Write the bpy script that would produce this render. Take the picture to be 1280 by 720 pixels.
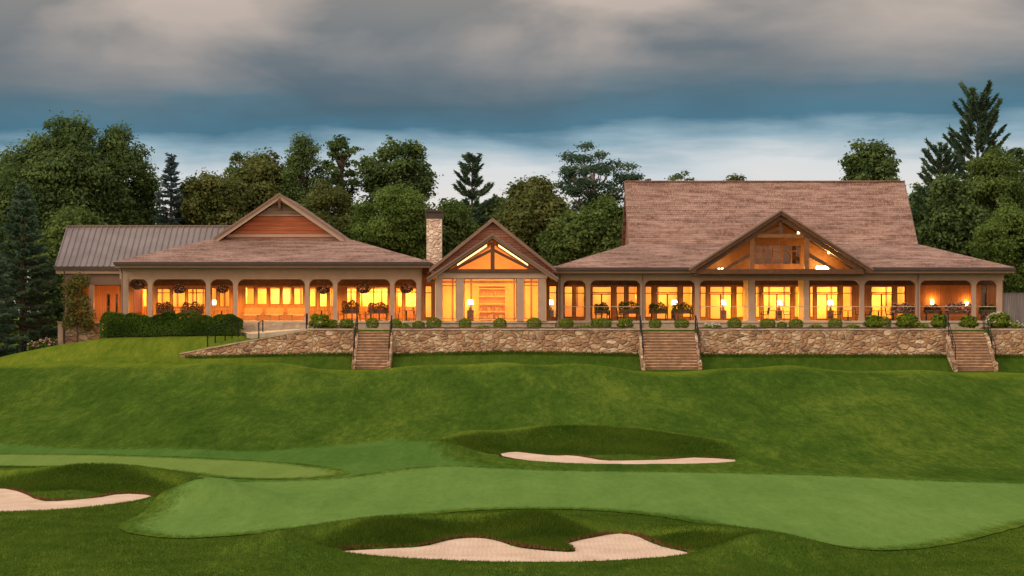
import bpy, bmesh, math, random
import numpy as np
from mathutils import Vector
from mathutils.geometry import delaunay_2d_cdt

C = bpy.context.scene
for o in list(bpy.data.objects):
    bpy.data.objects.remove(o)
col = C.collection
R = math.radians
F, HZ, CZ = 2650.0, 390.0, 7.0            # focal length in photo pixels, horizon row, eye height


def X(px, Y): return (px - 640.0) * Y / F
def Z(py, Y): return CZ + (HZ - py) * Y / F


# ------------------------------------------------------------------ camera, sky, sun, exposure
cd = bpy.data.cameras.new('camera')
cam = bpy.data.objects.new('camera', cd); col.objects.link(cam)
cam.location = (0, 0, CZ); cam.rotation_euler = (R(90), 0, 0)
cd.sensor_width = 36; cd.lens = 36 * F / 1280; cd.shift_y = 30 / 1280
cd.clip_start = 0.5; cd.clip_end = 6000
C.camera = cam

W = bpy.data.worlds.new('World'); C.world = W; W.use_nodes = True
SUN_EL, SUN_AZ = 24, 242                    # from behind the camera, to the left
nt = W.node_tree; nt.nodes.clear()


def N(t, kind, **kw):
    n = t.nodes.new(kind)
    for k, v in kw.items():
        if k.startswith('i_'):
            n.inputs[k[2:].replace('_', ' ')].default_value = v
        else:
            setattr(n, k, v)
    return n


def M_(t, op, a, b=None, c=None, clamp=False):
    n = t.nodes.new('ShaderNodeMath'); n.operation = op; n.use_clamp = clamp
    for i, v in enumerate((a, b, c)):
        if v is None: continue
        if isinstance(v, (int, float)): n.inputs[i].default_value = v
        else: t.links.new(v, n.inputs[i])
    return n.outputs[0]


def ramp(t, fac, stops, interp='LINEAR'):
    n = t.nodes.new('ShaderNodeValToRGB'); n.color_ramp.interpolation = interp
    e = n.color_ramp.elements
    while len(e) < len(stops): e.new(0.5)
    for k, (p, c) in enumerate(stops):
        e[k].position = p; e[k].color = tuple(c) + (1,) if len(c) == 3 else c
    t.links.new(fac, n.inputs[0])
    return n.outputs[0]


def mix(t, fac, a, b, mode='MIX'):
    n = t.nodes.new('ShaderNodeMix'); n.data_type = 'RGBA'; n.blend_type = mode
    for k, v in ((0, fac), (6, a), (7, b)):
        if isinstance(v, (int, float)): n.inputs[k].default_value = v
        elif isinstance(v, tuple): n.inputs[k].default_value = v + (1,) if len(v) == 3 else v
        else: t.links.new(v, n.inputs[k])
    return n.outputs[2]


tc = N(nt, 'ShaderNodeTexCoord')
sep = N(nt, 'ShaderNodeSeparateXYZ'); nt.links.new(tc.outputs['Generated'], sep.inputs[0])
dx, dy, dz = sep.outputs
den = M_(nt, 'ADD', M_(nt, 'MAXIMUM', dz, 0.0), 0.06)
cmb = N(nt, 'ShaderNodeCombineXYZ')
nt.links.new(M_(nt, 'DIVIDE', dx, den), cmb.inputs[0]); nt.links.new(M_(nt, 'DIVIDE', dy, den), cmb.inputs[1])
n1 = N(nt, 'ShaderNodeTexNoise', i_Scale=1.0, i_Detail=5.0, i_Roughness=0.48, i_Distortion=0.25)
av = N(nt, 'ShaderNodeMapping'); av.inputs['Scale'].default_value = (9.0, 3.0, 21.0); av.inputs['Location'].default_value = (3.1, 0.4, 1.7)
nt.links.new(tc.outputs['Generated'], av.inputs[0]); nt.links.new(av.outputs[0], n1.inputs['Vector'])
n2 = N(nt, 'ShaderNodeTexNoise', i_Scale=3.0, i_Detail=6.0, i_Roughness=0.6)
nt.links.new(cmb.outputs[0], n2.inputs['Vector'])
# long soft rolls in the cloud base
roll = M_(nt, 'MULTIPLY', M_(nt, 'COSINE', M_(nt, 'ADD', M_(nt, 'MULTIPLY', dx, 35.9), M_(nt, 'ADD', M_(nt, 'MULTIPLY', dz, -16.0), M_(nt, 'MULTIPLY', n1.outputs[0], 3.0)))), -0.085)
n1v = M_(nt, 'ADD', n1.outputs[0], roll)
# cloud deck seen edge-on: pale gap over the horizon, dark blue cloud base, then grey-rose cloud
wob = M_(nt, 'ADD', M_(nt, 'MULTIPLY', M_(nt, 'SUBTRACT', n1.outputs[0], 0.5), 0.038),
         M_(nt, 'MULTIPLY', M_(nt, 'SUBTRACT', n2.outputs[0], 0.5), 0.014))
wob = M_(nt, 'ADD', wob, M_(nt, 'MULTIPLY', dx, -0.02))
el = M_(nt, 'DIVIDE', M_(nt, 'ADD', dz, wob), 0.3, clamp=True)
base = ramp(nt, el, [(0.0, (.88, .76, .67)), (.145, (.82, .76, .71)), (.205, (.69, .72, .73)), (.252, (.29, .43, .51)), (.288, (.085, .20, .28)),
                     (.33, (.11, .195, .25)), (.37, (.27, .275, .28)), (.42, (.45, .395, .36)), (.50, (.58, .48, .415)),
                     (1.0, (.72, .64, .58))])
dark = ramp(nt, el, [(0.0, (.84, .75, .68)), (.13, (.74, .74, .73)), (.205, (.58, .65, .69)), (.252, (.22, .35, .44)), (.288, (.062, .16, .23)),
                     (.33, (.08, .145, .19)), (.37, (.12, .165, .20)), (.42, (.175, .20, .22)), (.52, (.27, .26, .25)),
                     (1.0, (.5, .5, .5))])
cf = ramp(nt, n1v, [(.38, (0, 0, 0)), (.60, (1, 1, 1))])
cloud = mix(nt, cf, base, dark)
# the unseen sky: a thin bright overcast overhead and the evening glow behind the camera
high = M_(nt, 'MULTIPLY', M_(nt, 'SUBTRACT', dz, 0.22), 2.2, clamp=True)
cloud = mix(nt, high, cloud, (1.55, 1.5, 1.5))
back = M_(nt, 'POWER', M_(nt, 'MULTIPLY', M_(nt, 'SUBTRACT', M_(nt, 'MULTIPLY', dy, -1.0), 0.1), 1.15, clamp=True), 1.5)
cloud = mix(nt, M_(nt, 'MULTIPLY', back, 0.85), cloud, (2.4, 1.6, 1.08))
bgc = N(nt, 'ShaderNodeBackground'); bgc.inputs[1].default_value = 1.0; nt.links.new(cloud, bgc.inputs[0])
sky = N(nt, 'ShaderNodeTexSky', sky_type='NISHITA', sun_disc=False, sun_elevation=R(SUN_EL), sun_rotation=R(SUN_AZ))
bgs = N(nt, 'ShaderNodeBackground'); bgs.inputs[1].default_value = 0.1; nt.links.new(sky.outputs[0], bgs.inputs[0])
mxs = N(nt, 'ShaderNodeMixShader')
thin = M_(nt, 'MULTIPLY', M_(nt, 'SUBTRACT', dz, 0.3), 0.5, clamp=True)
nt.links.new(thin, mxs.inputs[0]); nt.links.new(bgc.outputs[0], mxs.inputs[1]); nt.links.new(bgs.outputs[0], mxs.inputs[2])
wo = N(nt, 'ShaderNodeOutputWorld'); nt.links.new(mxs.outputs[0], wo.inputs[0])

sd = bpy.data.lights.new('sun', 'SUN'); sd.energy = 1.9; sd.angle = R(16); sd.color = (1, .83, .62)
so = bpy.data.objects.new('sun', sd); col.objects.link(so)
_s = Vector((math.sin(R(SUN_AZ)) * math.cos(R(SUN_EL)), math.cos(R(SUN_AZ)) * math.cos(R(SUN_EL)), math.sin(R(SUN_EL))))
so.rotation_euler = _s.to_track_quat('Z', 'Y').to_euler()

vs = C.view_settings
vs.view_transform = 'Standard'; vs.look = 'None'; vs.gamma = 1; vs.use_curve_mapping = False; vs.exposure = 0.0
C.render.engine = 'CYCLES'
C.cycles.use_denoising = True
C.cycles.max_bounces = 8; C.cycles.diffuse_bounces = 4; C.cycles.transparent_max_bounces = 12
C.cycles.sample_clamp_indirect = 6.0
C.cycles.use_adaptive_sampling = True

# ------------------------------------------------------------------ materials
MATS = {}


def new_mat(name):
    m = bpy.data.materials.new(name); m.use_nodes = True
    t = m.node_tree; b = t.nodes['Principled BSDF']
    return m, t, b


def coords(t, which='UV', scale=(1, 1, 1)):
    tcn = t.nodes.new('ShaderNodeTexCoord'); mp = t.nodes.new('ShaderNodeMapping')
    mp.inputs['Scale'].default_value = scale
    t.links.new(tcn.outputs[which], mp.inputs[0])
    return mp.outputs[0]


def noise(t, vec, scale, detail=4, rough=.55, dist=0.0):
    n = N(t, 'ShaderNodeTexNoise', i_Scale=scale, i_Detail=float(detail), i_Roughness=rough, i_Distortion=dist)
    t.links.new(vec, n.inputs['Vector'])
    return n.outputs[0]


def bump(t, b, h, strength, dist=0.05):
    n = N(t, 'ShaderNodeBump'); n.inputs['Strength'].default_value = strength; n.inputs['Distance'].default_value = dist
    t.links.new(h, n.inputs['Height']); t.links.new(n.outputs[0], b.inputs['Normal'])


def plain(name, c, rough=.7, vary=.25, scale=1.5, metal=0.0, bmp=0.0, which='Object', spec=.3):
    m, t, b = new_mat(name)
    v = coords(t, which); f = noise(t, v, scale, 5)
    lo = tuple(x * (1 - vary) for x in c); hi = tuple(min(1, x * (1 + vary)) for x in c)
    t.links.new(ramp(t, f, [(.3, lo), (.7, hi)]), b.inputs['Base Color'])
    b.inputs['Roughness'].default_value = rough; b.inputs['Metallic'].default_value = metal
    b.inputs['Specular IOR Level'].default_value = spec
    if bmp: bump(t, b, noise(t, v, scale * 8, 4), bmp, .03)
    MATS[name] = m
    return m


def emit(name, c, s):
    m, t, b = new_mat(name)
    b.inputs['Base Color'].default_value = tuple(c) + (1,)
    b.inputs['Emission Color'].default_value = tuple(c) + (1,); b.inputs['Emission Strength'].default_value = s
    MATS[name] = m
    return m


def shingles(name, c1, c2, c3, row=.24, wid=.17):
    m, t, b = new_mat(name)
    v = coords(t, 'UV')
    wv = noise(t, v, 2.6, 3)
    vm = N(t, 'ShaderNodeVectorMath', operation='ADD')
    cb = N(t, 'ShaderNodeCombineXYZ'); t.links.new(M_(t, 'MULTIPLY', M_(t, 'SUBTRACT', wv, .5), .10), cb.inputs[1])
    t.links.new(v, vm.inputs[0]); t.links.new(cb.outputs[0], vm.inputs[1])
    br = N(t, 'ShaderNodeTexBrick', offset=.43, offset_frequency=2, squash=1.35, squash_frequency=3)
    br.inputs['Scale'].default_value = 1; br.inputs['Brick Width'].default_value = wid; br.inputs['Row Height'].default_value = row
    br.inputs['Mortar Size'].default_value = .012; br.inputs['Mortar Smooth'].default_value = .3; br.inputs['Bias'].default_value = 0
    br.inputs['Color1'].default_value = c1 + (1,); br.inputs['Color2'].default_value = c2 + (1,)
    br.inputs['Mortar'].default_value = tuple(x * .35 for x in c1) + (1,)
    t.links.new(vm.outputs[0], br.inputs['Vector'])
    # weathered courses: long, uneven streaks along the rows
    v2 = coords(t, 'UV', (.42, 2.3, 1)); st = noise(t, v2, 1.0, 5, .65)
    c = mix(t, ramp(t, st, [(.40, (0, 0, 0)), (.62, (.62, .62, .62))]), br.outputs[0], c3)
    v3 = coords(t, 'UV', (.18, .3, 1)); blotch = noise(t, v3, 1.0, 4)
    c = mix(t, 1.0, c, ramp(t, blotch, [(.3, (.80, .78, .78)), (.7, (1.12, 1.1, 1.1))]), 'MULTIPLY')
    t.links.new(c, b.inputs['Base Color']); b.inputs['Roughness'].default_value = .85
    b.inputs['Specular IOR Level'].default_value = .02
    sp = N(t, 'ShaderNodeSeparateXYZ'); t.links.new(vm.outputs[0], sp.inputs[0])
    saw = M_(t, 'SUBTRACT', 1.0, M_(t, 'FRACT', M_(t, 'DIVIDE', sp.outputs[1], row)))
    hgt = M_(t, 'ADD', M_(t, 'MULTIPLY', saw, .8), M_(t, 'MULTIPLY', br.outputs[1], -.5))
    hgt = M_(t, 'ADD', hgt, M_(t, 'MULTIPLY', noise(t, v, 7, 3), .5))
    bump(t, b, hgt, .9, .05)
    MATS[name] = m


def boards(name, c, pitch=.16, vertical=False, rough=.6, vary=.3, seam=.45):
    m, t, b = new_mat(name)
    v = coords(t, 'UV')
    sp = N(t, 'ShaderNodeSeparateXYZ'); t.links.new(v, sp.inputs[0])
    a, l = (sp.outputs[0], sp.outputs[1]) if vertical else (sp.outputs[1], sp.outputs[0])
    k = M_(t, 'DIVIDE', a, pitch); fr = M_(t, 'FRACT', k); idx = M_(t, 'FLOOR', k)
    cb = N(t, 'ShaderNodeCombineXYZ')
    t.links.new(M_(t, 'MULTIPLY', l, .6), cb.inputs[0]); t.links.new(M_(t, 'MULTIPLY', idx, 3.7), cb.inputs[1])
    t.links.new(M_(t, 'MULTIPLY', a, 8.0), cb.inputs[2])
    f = noise(t, cb.outputs[0], 1.0, 5, .6)
    cc = ramp(t, f, [(.28, tuple(x * (1 - vary) for x in c)), (.72, tuple(min(1, x * (1 + vary)) for x in c))])
    g = ramp(t, fr, [(0, (seam,) * 3), (.07, (1, 1, 1)), (.93, (1, 1, 1)), (1, (seam,) * 3)])
    t.links.new(mix(t, 1.0, cc, g, 'MULTIPLY'), b.inputs['Base Color'])
    b.inputs['Roughness'].default_value = rough; b.inputs['Specular IOR Level'].default_value = .25
    bump(t, b, ramp(t, fr, [(0, (0, 0, 0)), (.08, (1, 1, 1)), (.92, (1, 1, 1)), (1, (0, 0, 0))]), .5, .02)
    MATS[name] = m


def stone(name, cols, scale=2.1, squash=1.35, mortar=(.24, .19, .14)):
    m, t, b = new_mat(name)
    v = coords(t, 'Object', (1, 1, squash))
    wn = N(t, 'ShaderNodeTexNoise', i_Scale=1.6, i_Detail=3.0); t.links.new(v, wn.inputs['Vector'])
    vm = N(t, 'ShaderNodeVectorMath', operation='MULTIPLY_ADD')
    t.links.new(wn.outputs[1], vm.inputs[0]); vm.inputs[1].default_value = (.5,) * 3; t.links.new(v, vm.inputs[2])
    vo = N(t, 'ShaderNodeTexVoronoi', feature='F1', i_Scale=scale, i_Randomness=.95); t.links.new(vm.outputs[0], vo.inputs['Vector'])
    ve = N(t, 'ShaderNodeTexVoronoi', feature='DISTANCE_TO_EDGE', i_Scale=scale, i_Randomness=.95); t.links.new(vm.outputs[0], ve.inputs['Vector'])
    sc = N(t, 'ShaderNodeSeparateColor'); t.links.new(vo.outputs['Color'], sc.inputs[0])
    k = len(cols)
    cc = ramp(t, sc.outputs[0], [(i / k, c) for i, c in enumerate(cols)], 'CONSTANT')
    fine = noise(t, v, 9, 6, .65)
    cc = mix(t, 1.0, cc, ramp(t, fine, [(.25, (.55, .52, .5)), (.75, (1.25, 1.22, 1.2))]), 'MULTIPLY')
    big = noise(t, coords(t, 'Object', (.5, .5, .9)), 1.0, 4)
    cc = mix(t, 1.0, cc, ramp(t, big, [(.3, (.70, .68, .66)), (.65, (1.12, 1.1, 1.08))]), 'MULTIPLY')
    e = ramp(t, ve.outputs['Distance'], [(.015, (0, 0, 0)), (.06, (1, 1, 1))])
    t.links.new(mix(t, e, mortar, cc), b.inputs['Base Color'])
    b.inputs['Roughness'].default_value = .9; b.inputs['Specular IOR Level'].default_value = .02
    h = M_(t, 'ADD', M_(t, 'MINIMUM', M_(t, 'MULTIPLY', ve.outputs['Distance'], 5.0), 1.0), M_(t, 'MULTIPLY', fine, .35))
    bump(t, b, h, 1.0, .09)
    MATS[name] = m


def leafmat(name, c_lo, c_hi, trans=.25, rough=.55):
    m, t, b = new_mat(name)
    at = N(t, 'ShaderNodeAttribute', attribute_name='tint')
    cc = ramp(t, at.outputs['Fac'], [(0, c_lo), (1, c_hi)])
    t.links.new(cc, b.inputs['Base Color']); b.inputs['Roughness'].default_value = rough
    b.inputs['Specular IOR Level'].default_value = 0
    tr = N(t, 'ShaderNodeBsdfTranslucent'); t.links.new(cc, tr.inputs[0])
    mx = N(t, 'ShaderNodeMixShader'); mx.inputs[0].default_value = trans
    t.links.new(b.outputs[0], mx.inputs[1]); t.links.new(tr.outputs[0], mx.inputs[2])
    t.links.new(mx.outputs[0], t.nodes['Material Output'].inputs[0])
    MATS[name] = m


def glassmat():
    m, t, b = new_mat('glass'); t.nodes.remove(b)
    tr = N(t, 'ShaderNodeBsdfTransparent'); gl = N(t, 'ShaderNodeBsdfGlossy'); gl.inputs['Roughness'].default_value = .03
    tr.inputs[0].default_value = (.95, .93, .88, 1)
    mx = N(t, 'ShaderNodeMixShader'); mx.inputs[0].default_value = .022
    t.links.new(tr.outputs[0], mx.inputs[1]); t.links.new(gl.outputs[0], mx.inputs[2])
    t.links.new(mx.outputs[0], t.nodes['Material Output'].inputs[0])
    MATS['glass'] = m


glassmat()
shingles('shake', (.285, .168, .124), (.150, .088, .066), (.45, .304, .245))
shingles('shingle_wall', (.30, .14, .095), (.21, .095, .065), (.33, .17, .12), .18, .15)
boards('red_siding', (.30, .085, .035), .34)
boards('taupe_siding', (.25, .185, .145), .2)
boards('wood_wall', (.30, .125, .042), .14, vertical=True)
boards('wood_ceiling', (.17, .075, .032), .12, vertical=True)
boards('floor_wood', (.33, .19, .09), .14)
boards('fence_boards', (.20, .185, .19), .15, vertical=True, rough=.85)
plain('taupe', (.345, .25, .19), .6, .08, 2.0)
plain('fascia', (.175, .115, .085), .6, .1)
plain('gutter', (.045, .035, .032), .45, .15)
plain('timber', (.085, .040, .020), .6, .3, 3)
plain('timber_light', (.26, .135, .06), .6, .25, 3)
plain('frame_wood', (.16, .075, .030), .5, .2, 3)
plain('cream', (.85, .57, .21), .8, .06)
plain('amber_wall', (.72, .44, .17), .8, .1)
plain('black_iron', (.012, .011, .011), .45, .2, 4, .6)
plain('rail_light', (.42, .36, .28), .5, .1)
plain('wicker', (.28, .12, .05), .75, .3, 12)
plain('dark_wicker', (.05, .03, .02), .7, .3, 12)
plain('cushion', (.55, .30, .16), .9, .1)
plain('concrete', (.42, .36, .28), .9, .15, 1.2)
plain('cap_stone', (.36, .285, .205), .9, .3, 2.2, bmp=.5)
plain('pale_stone', (.36, .285, .215), .9, .2, 2.5, bmp=.5)
plain('mulch', (.075, .030, .020), .95, .5, 5, bmp=1.0)
plain('bark', (.075, .055, .040), .95, .35, 3, bmp=.8)
plain('pale_bark', (.20, .17, .135), .95, .3, 3, bmp=.8)
plain('terracotta', (.10, .05, .03), .8, .2, 4)
plain('step_stone', (.44, .285, .175), .9, .45, 2.2, bmp=.8)
plain('step_edge', (.20, .12, .075), .9, .3, 3)
STN = [(.46, .30, .185), (.52, .38, .25), (.36, .225, .14), (.57, .44, .31), (.42, .25, .155), (.27, .175, .12), (.50, .33, .20), (.62, .50, .37)]
stone('rubble', STN, 2.35, 1.5, (.36, .26, .17))
stone('chimney_stone', [(.70, .57, .45), (.78, .68, .56), (.62, .49, .38), (.80, .71, .60), (.68, .50, .39)], 2.4, 1.3, (.6, .52, .43))
stone('pier_stone', [(.40, .27, .2), (.5, .36, .27), (.3, .2, .15), (.56, .46, .36)], 1.9)
emit('lamp_glow', (1, .78, .40), 9)
emit('bulb', (1, .70, .30), 8)
emit('strip_glow', (1, .66, .26), 2.6)


def metal_roof():
    m, t, b = new_mat('metal_roof')
    v = coords(t, 'Object'); f = noise(t, v, .7, 4)
    t.links.new(ramp(t, f, [(.3, (.150, .118, .104)), (.7, (.205, .165, .148))]), b.inputs['Base Color'])
    b.inputs['Roughness'].default_value = .5; b.inputs['Metallic'].default_value = .15
    MATS['metal_roof'] = m


metal_roof()
leafmat('leaf_dark', (0.044, 0.077, 0.027), (0.140, 0.206, 0.067), .42)
leafmat('leaf_mid', (0.055, 0.097, 0.023), (0.172, 0.235, 0.068), .42)
leafmat('leaf_olive', (0.062, 0.085, 0.023), (0.186, 0.207, 0.068), .42)
leafmat('leaf_bright', (0.056, 0.101, 0.021), (0.169, 0.242, 0.059), .42)
leafmat('needle', (0.041, 0.082, 0.054), (0.113, 0.175, 0.099), .42)
leafmat('needle_blue', (0.039, 0.071, 0.077), (0.103, 0.152, 0.157), .42)
leafmat('box_leaf', (.060, .105, .010), (.20, .265, .030))
leafmat('hedge_leaf', (.022, .056, .008), (.075, .130, .020))
leafmat('vine_leaf', (.07, .075, .02), (.2, .19, .06))
leafmat('planter_leaf', (.05, .03, .014), (.13, .07, .03))
leafmat('flower_white', (.45, .42, .35), (.75, .7, .6))
leafmat('flower_pink', (.35, .16, .15), (.65, .42, .38))
leafmat('bank_grass', (.026, .064, .006), (.094, .138, .016), .35)
leafmat('rough_grass', (.030, .070, .007), (.096, .146, .018), .35)
leafmat('lip_grass', (.10, .042, .020), (.20, .095, .05), .15)


def turf(t, lo, mid, hi, gain=1.0):
    """mown turf: broad patches, mowing-width streaks and fine mottling"""
    o = 'Object'
    f1 = noise(t, coords(t, o, (.10, .045, .1)), 1.0, 5, .6, .4)
    f2 = noise(t, coords(t, o, (.75, .16, .4)), 1.0, 5, .68)
    f3 = noise(t, coords(t, o, (3.2, .75, 1.5)), 1.0, 5, .72)
    f4 = noise(t, coords(t, o, (14, 5, 6)), 1.0, 4, .75)
    s_ = None
    for f, w in ((f1, 1.1), (f2, .75), (f3, .95), (f4, .8)):
        q = M_(t, 'MULTIPLY', M_(t, 'SUBTRACT', f, .5), w * gain)
        s_ = q if s_ is None else M_(t, 'ADD', s_, q)
    s_ = M_(t, 'ADD', s_, .5, clamp=True)
    return ramp(t, s_, [(.05, lo), (.5, mid), (.95, hi)]), f2, f3, f4


def make_lawn():
    m, t, b = new_mat('lawn')
    c, f2, f3, f4 = turf(t, (.016, .041, .005), (.047, .085, .010), (.114, .152, .019))
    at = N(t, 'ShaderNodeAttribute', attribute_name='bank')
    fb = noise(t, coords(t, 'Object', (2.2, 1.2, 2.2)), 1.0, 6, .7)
    cb = ramp(t, fb, [(.3, (.018, .044, .004)), (.55, (.036, .070, .008)), (.75, (.074, .098, .013))])  # long dark bank grass, its tone also standing in for slope shade
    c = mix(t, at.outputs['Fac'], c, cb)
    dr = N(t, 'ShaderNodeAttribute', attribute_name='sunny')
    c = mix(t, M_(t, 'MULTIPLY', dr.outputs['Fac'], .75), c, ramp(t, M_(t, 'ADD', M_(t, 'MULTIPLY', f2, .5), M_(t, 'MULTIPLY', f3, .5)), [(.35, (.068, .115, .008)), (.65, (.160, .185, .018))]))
    t.links.new(c, b.inputs['Base Color']); b.inputs['Roughness'].default_value = .9; b.inputs['Specular IOR Level'].default_value = 0
    h = M_(t, 'ADD', M_(t, 'MULTIPLY', f4, .5), M_(t, 'ADD', f3, M_(t, 'MULTIPLY', f2, 2.5)))
    bump(t, b, h, .6, .12)
    MATS['lawn'] = m


make_lawn()


def make_green(name, lo, mid, hi, gain=.6):
    m, t, b = new_mat(name)
    c, f2, f3, f4 = turf(t, lo, mid, hi, gain)
    # mower passes, and the ragged step up to the longer grass round the edge
    wv = N(t, 'ShaderNodeTexWave', i_Scale=.30, i_Distortion=1.2, i_Detail=2.0); t.links.new(coords(t, 'Object', (.5, 1.0, 0)), wv.inputs['Vector'])
    c = mix(t, 1.0, c, ramp(t, wv.outputs['Fac'], [(.3, (.975, .98, .975)), (.7, (1.02, 1.015, 1.015))]), 'MULTIPLY')
    at = N(t, 'ShaderNodeAttribute', attribute_name='edge')
    q = M_(t, 'ADD', at.outputs['Fac'], M_(t, 'MULTIPLY', M_(t, 'SUBTRACT', f4, .5), 1.3))
    q = M_(t, 'ADD', q, M_(t, 'MULTIPLY', M_(t, 'SUBTRACT', f3, .5), .9))
    c = mix(t, ramp(t, q, [(.12, (0, 0, 0)), (.85, (1, 1, 1))]), turf(t, (.016, .041, .005), (.047, .085, .010), (.114, .152, .019))[0], c)
    t.links.new(c, b.inputs['Base Color']); b.inputs['Roughness'].default_value = .9; b.inputs['Specular IOR Level'].default_value = 0
    bump(t, b, M_(t, 'ADD', f4, f3), .2, .03)
    MATS[name] = m


make_green('green_turf', (.066, .128, .024), (.100, .172, .036), (.142, .212, .052), .8)
make_green('collar_turf', (.040, .092, .014), (.062, .122, .022), (.095, .158, .032), .9)
make_green('fairway_turf', (.090, .145, .026), (.125, .182, .038), (.165, .215, .05))


def make_sand():
    m, t, b = new_mat('sand')
    v = coords(t, 'Object')
    f = noise(t, v, .8, 5, .6)
    t.links.new(ramp(t, f, [(.3, (.46, .325, .225)), (.7, (.60, .44, .32))]), b.inputs['Base Color'])
    b.inputs['Roughness'].default_value = .95; b.inputs['Specular IOR Level'].default_value = 0
    wv = N(t, 'ShaderNodeTexWave', i_Scale=2.2, i_Distortion=6.0, i_Detail=3.0); t.links.new(v, wv.inputs['Vector'])
    bump(t, b, M_(t, 'ADD', M_(t, 'MULTIPLY', wv.outputs['Fac'], .3), noise(t, v, 6, 5, .7)), .5, .06)
    MATS['sand'] = m


make_sand()


# ------------------------------------------------------------------ object helpers
def tag(o, label=None, cat=None, group=None, kind=None):
    if label: o['label'] = label
    if cat: o['category'] = cat
    if group: o['group'] = group
    if kind: o['kind'] = kind
    return o


def empty(name, loc, label, cat, group=None, rz=0.0, scale=1.0):
    o = bpy.data.objects.new(name, None); col.objects.link(o)
    o.empty_display_size = .3
    o.location = loc; o.rotation_euler = (0, 0, rz); o.scale = (scale,) * 3
    return tag(o, label, cat, group)


class MB:
    """collects shapes, links them as ONE mesh object"""
    def __init__(s): s.v, s.f = [], []

    def add(s, vs_, fs):
        n = len(s.v); s.v += [tuple(p) for p in vs_]; s.f += [tuple(n + i for i in f) for f in fs]; return s

    def box(s, x0, x1, y0, y1, z0, z1):
        vs_ = [(x, y, z) for z in (z0, z1) for y in (y0, y1) for x in (x0, x1)]
        return s.add(vs_, [(0, 2, 3, 1), (4, 5, 7, 6), (0, 1, 5, 4), (2, 6, 7, 3), (0, 4, 6, 2), (1, 3, 7, 5)])

    def ext(s, poly, d):
        """polygon (3-D points) extruded by vector d"""
        n = len(poly); p2 = [tuple(a + b for a, b in zip(p, d)) for p in poly]
        fs = [tuple(range(n)), tuple(range(2 * n - 1, n - 1, -1))]
        fs += [(i, n + i, n + (i + 1) % n, (i + 1) % n) for i in range(n)]
        return s.add(list(poly) + p2, fs)

    def xz(s, poly, y0, y1): return s.ext([(x, y0, z) for x, z in poly], (0, y1 - y0, 0))
    def yz(s, poly, x0, x1): return s.ext([(x0, y, z) for y, z in poly], (x1 - x0, 0, 0))

    def slab(s, poly, th):
        a, b, c = (Vector(p) for p in poly[:3]); n = (b - a).cross(c - a).normalized()
        if n.z < 0: n = -n
        return s.ext(poly, tuple(-n * th))

    def tube(s, p, q, r0, r1=None, k=8):
        r1 = r0 if r1 is None else r1
        p, q = Vector(p), Vector(q); d = (q - p).normalized()
        a = d.orthogonal().normalized(); b = d.cross(a)
        vs_ = []
        for c_, r in ((p, r0), (q, r1)):
            for i in range(k):
                t = 2 * math.pi * i / k
                vs_.append(c_ + a * (r * math.cos(t)) + b * (r * math.sin(t)))
        fs = [(i, (i + 1) % k, k + (i + 1) % k, k + i) for i in range(k)]
        fs += [tuple(range(k - 1, -1, -1)), tuple(range(k, 2 * k))]
        return s.add(vs_, fs)

    def lathe(s, prof, c, k=14):
        vs_, fs = [], []
        for r, z in prof:
            for i in range(k):
                t = 2 * math.pi * i / k
                vs_.append((c[0] + r * math.cos(t), c[1] + r * math.sin(t), c[2] + z))
        m = len(prof)
        for j in range(m - 1):
            for i in range(k):
                fs.append((j * k + i, j * k + (i + 1) % k, (j + 1) * k + (i + 1) % k, (j + 1) * k + i))
        fs += [tuple(range(k - 1, -1, -1)), tuple(range((m - 1) * k, m * k))]
        return s.add(vs_, fs)

    def build(s, name, mat, parent=None, smooth=False, label=None):
        off = Vector((0, 0, 0))
        if parent is not None:
            p = parent
            while p is not None: off += p.location; p = p.parent
        me = bpy.data.meshes.new(name)
        me.from_pydata([(x - off.x, y - off.y, z - off.z) for x, y, z in s.v], [], s.f)
        bm = bmesh.new(); bm.from_mesh(me)
        bmesh.ops.recalc_face_normals(bm, faces=bm.faces)
        uv = bm.loops.layers.uv.new('UVMap')
        for f in bm.faces:
            n = f.normal
            if abs(n.z) > .985: u, w = Vector((1, 0, 0)), Vector((0, 1, 0))
            else:
                w = (Vector((0, 0, 1)) - n * n.z).normalized(); u = w.cross(n)
                if abs(u.x) > .3 and u.x < 0 or abs(u.x) <= .3 and u.y < 0: u = -u
            for l in f.loops:
                co = l.vert.co + off
                l[uv].uv = (co.dot(u), co.dot(w))
            f.smooth = smooth
        bm.to_mesh(me); bm.free()
        o = bpy.data.objects.new(name, me); col.objects.link(o)
        me.materials.append(MATS[mat])
        if parent is not None: o.parent = parent
        if label: o['label'] = label
        return o


def np_mesh(name, V, Q, mat, tint=None, parent=None, smooth=False, attrs=None):
    """V (n,3), Q (m,k) faces all of one size, per-vertex tint"""
    me = bpy.data.meshes.new(name)
    k = Q.shape[1]
    me.vertices.add(len(V)); me.vertices.foreach_set('co', np.ascontiguousarray(V, np.float32).ravel())
    me.loops.add(Q.size); me.loops.foreach_set('vertex_index', np.ascontiguousarray(Q, np.int32).ravel())
    me.polygons.add(len(Q)); me.polygons.foreach_set('loop_start', np.arange(0, Q.size, k, dtype=np.int32))
    me.polygons.foreach_set('loop_total', np.full(len(Q), k, np.int32))
    if smooth: me.polygons.foreach_set('use_smooth', np.ones(len(Q), bool))
    for nm, arr in (attrs or {}).items():
        me.attributes.new(nm, 'FLOAT', 'POINT').data.foreach_set('value', np.ascontiguousarray(arr, np.float32))
    if tint is not None:
        me.attributes.new('tint', 'FLOAT', 'POINT').data.foreach_set('value', np.ascontiguousarray(tint, np.float32))
    me.update(); me.validate()
    o = bpy.data.objects.new(name, me); col.objects.link(o); me.materials.append(MATS[mat])
    if parent is not None: o.parent = parent
    return o


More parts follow.
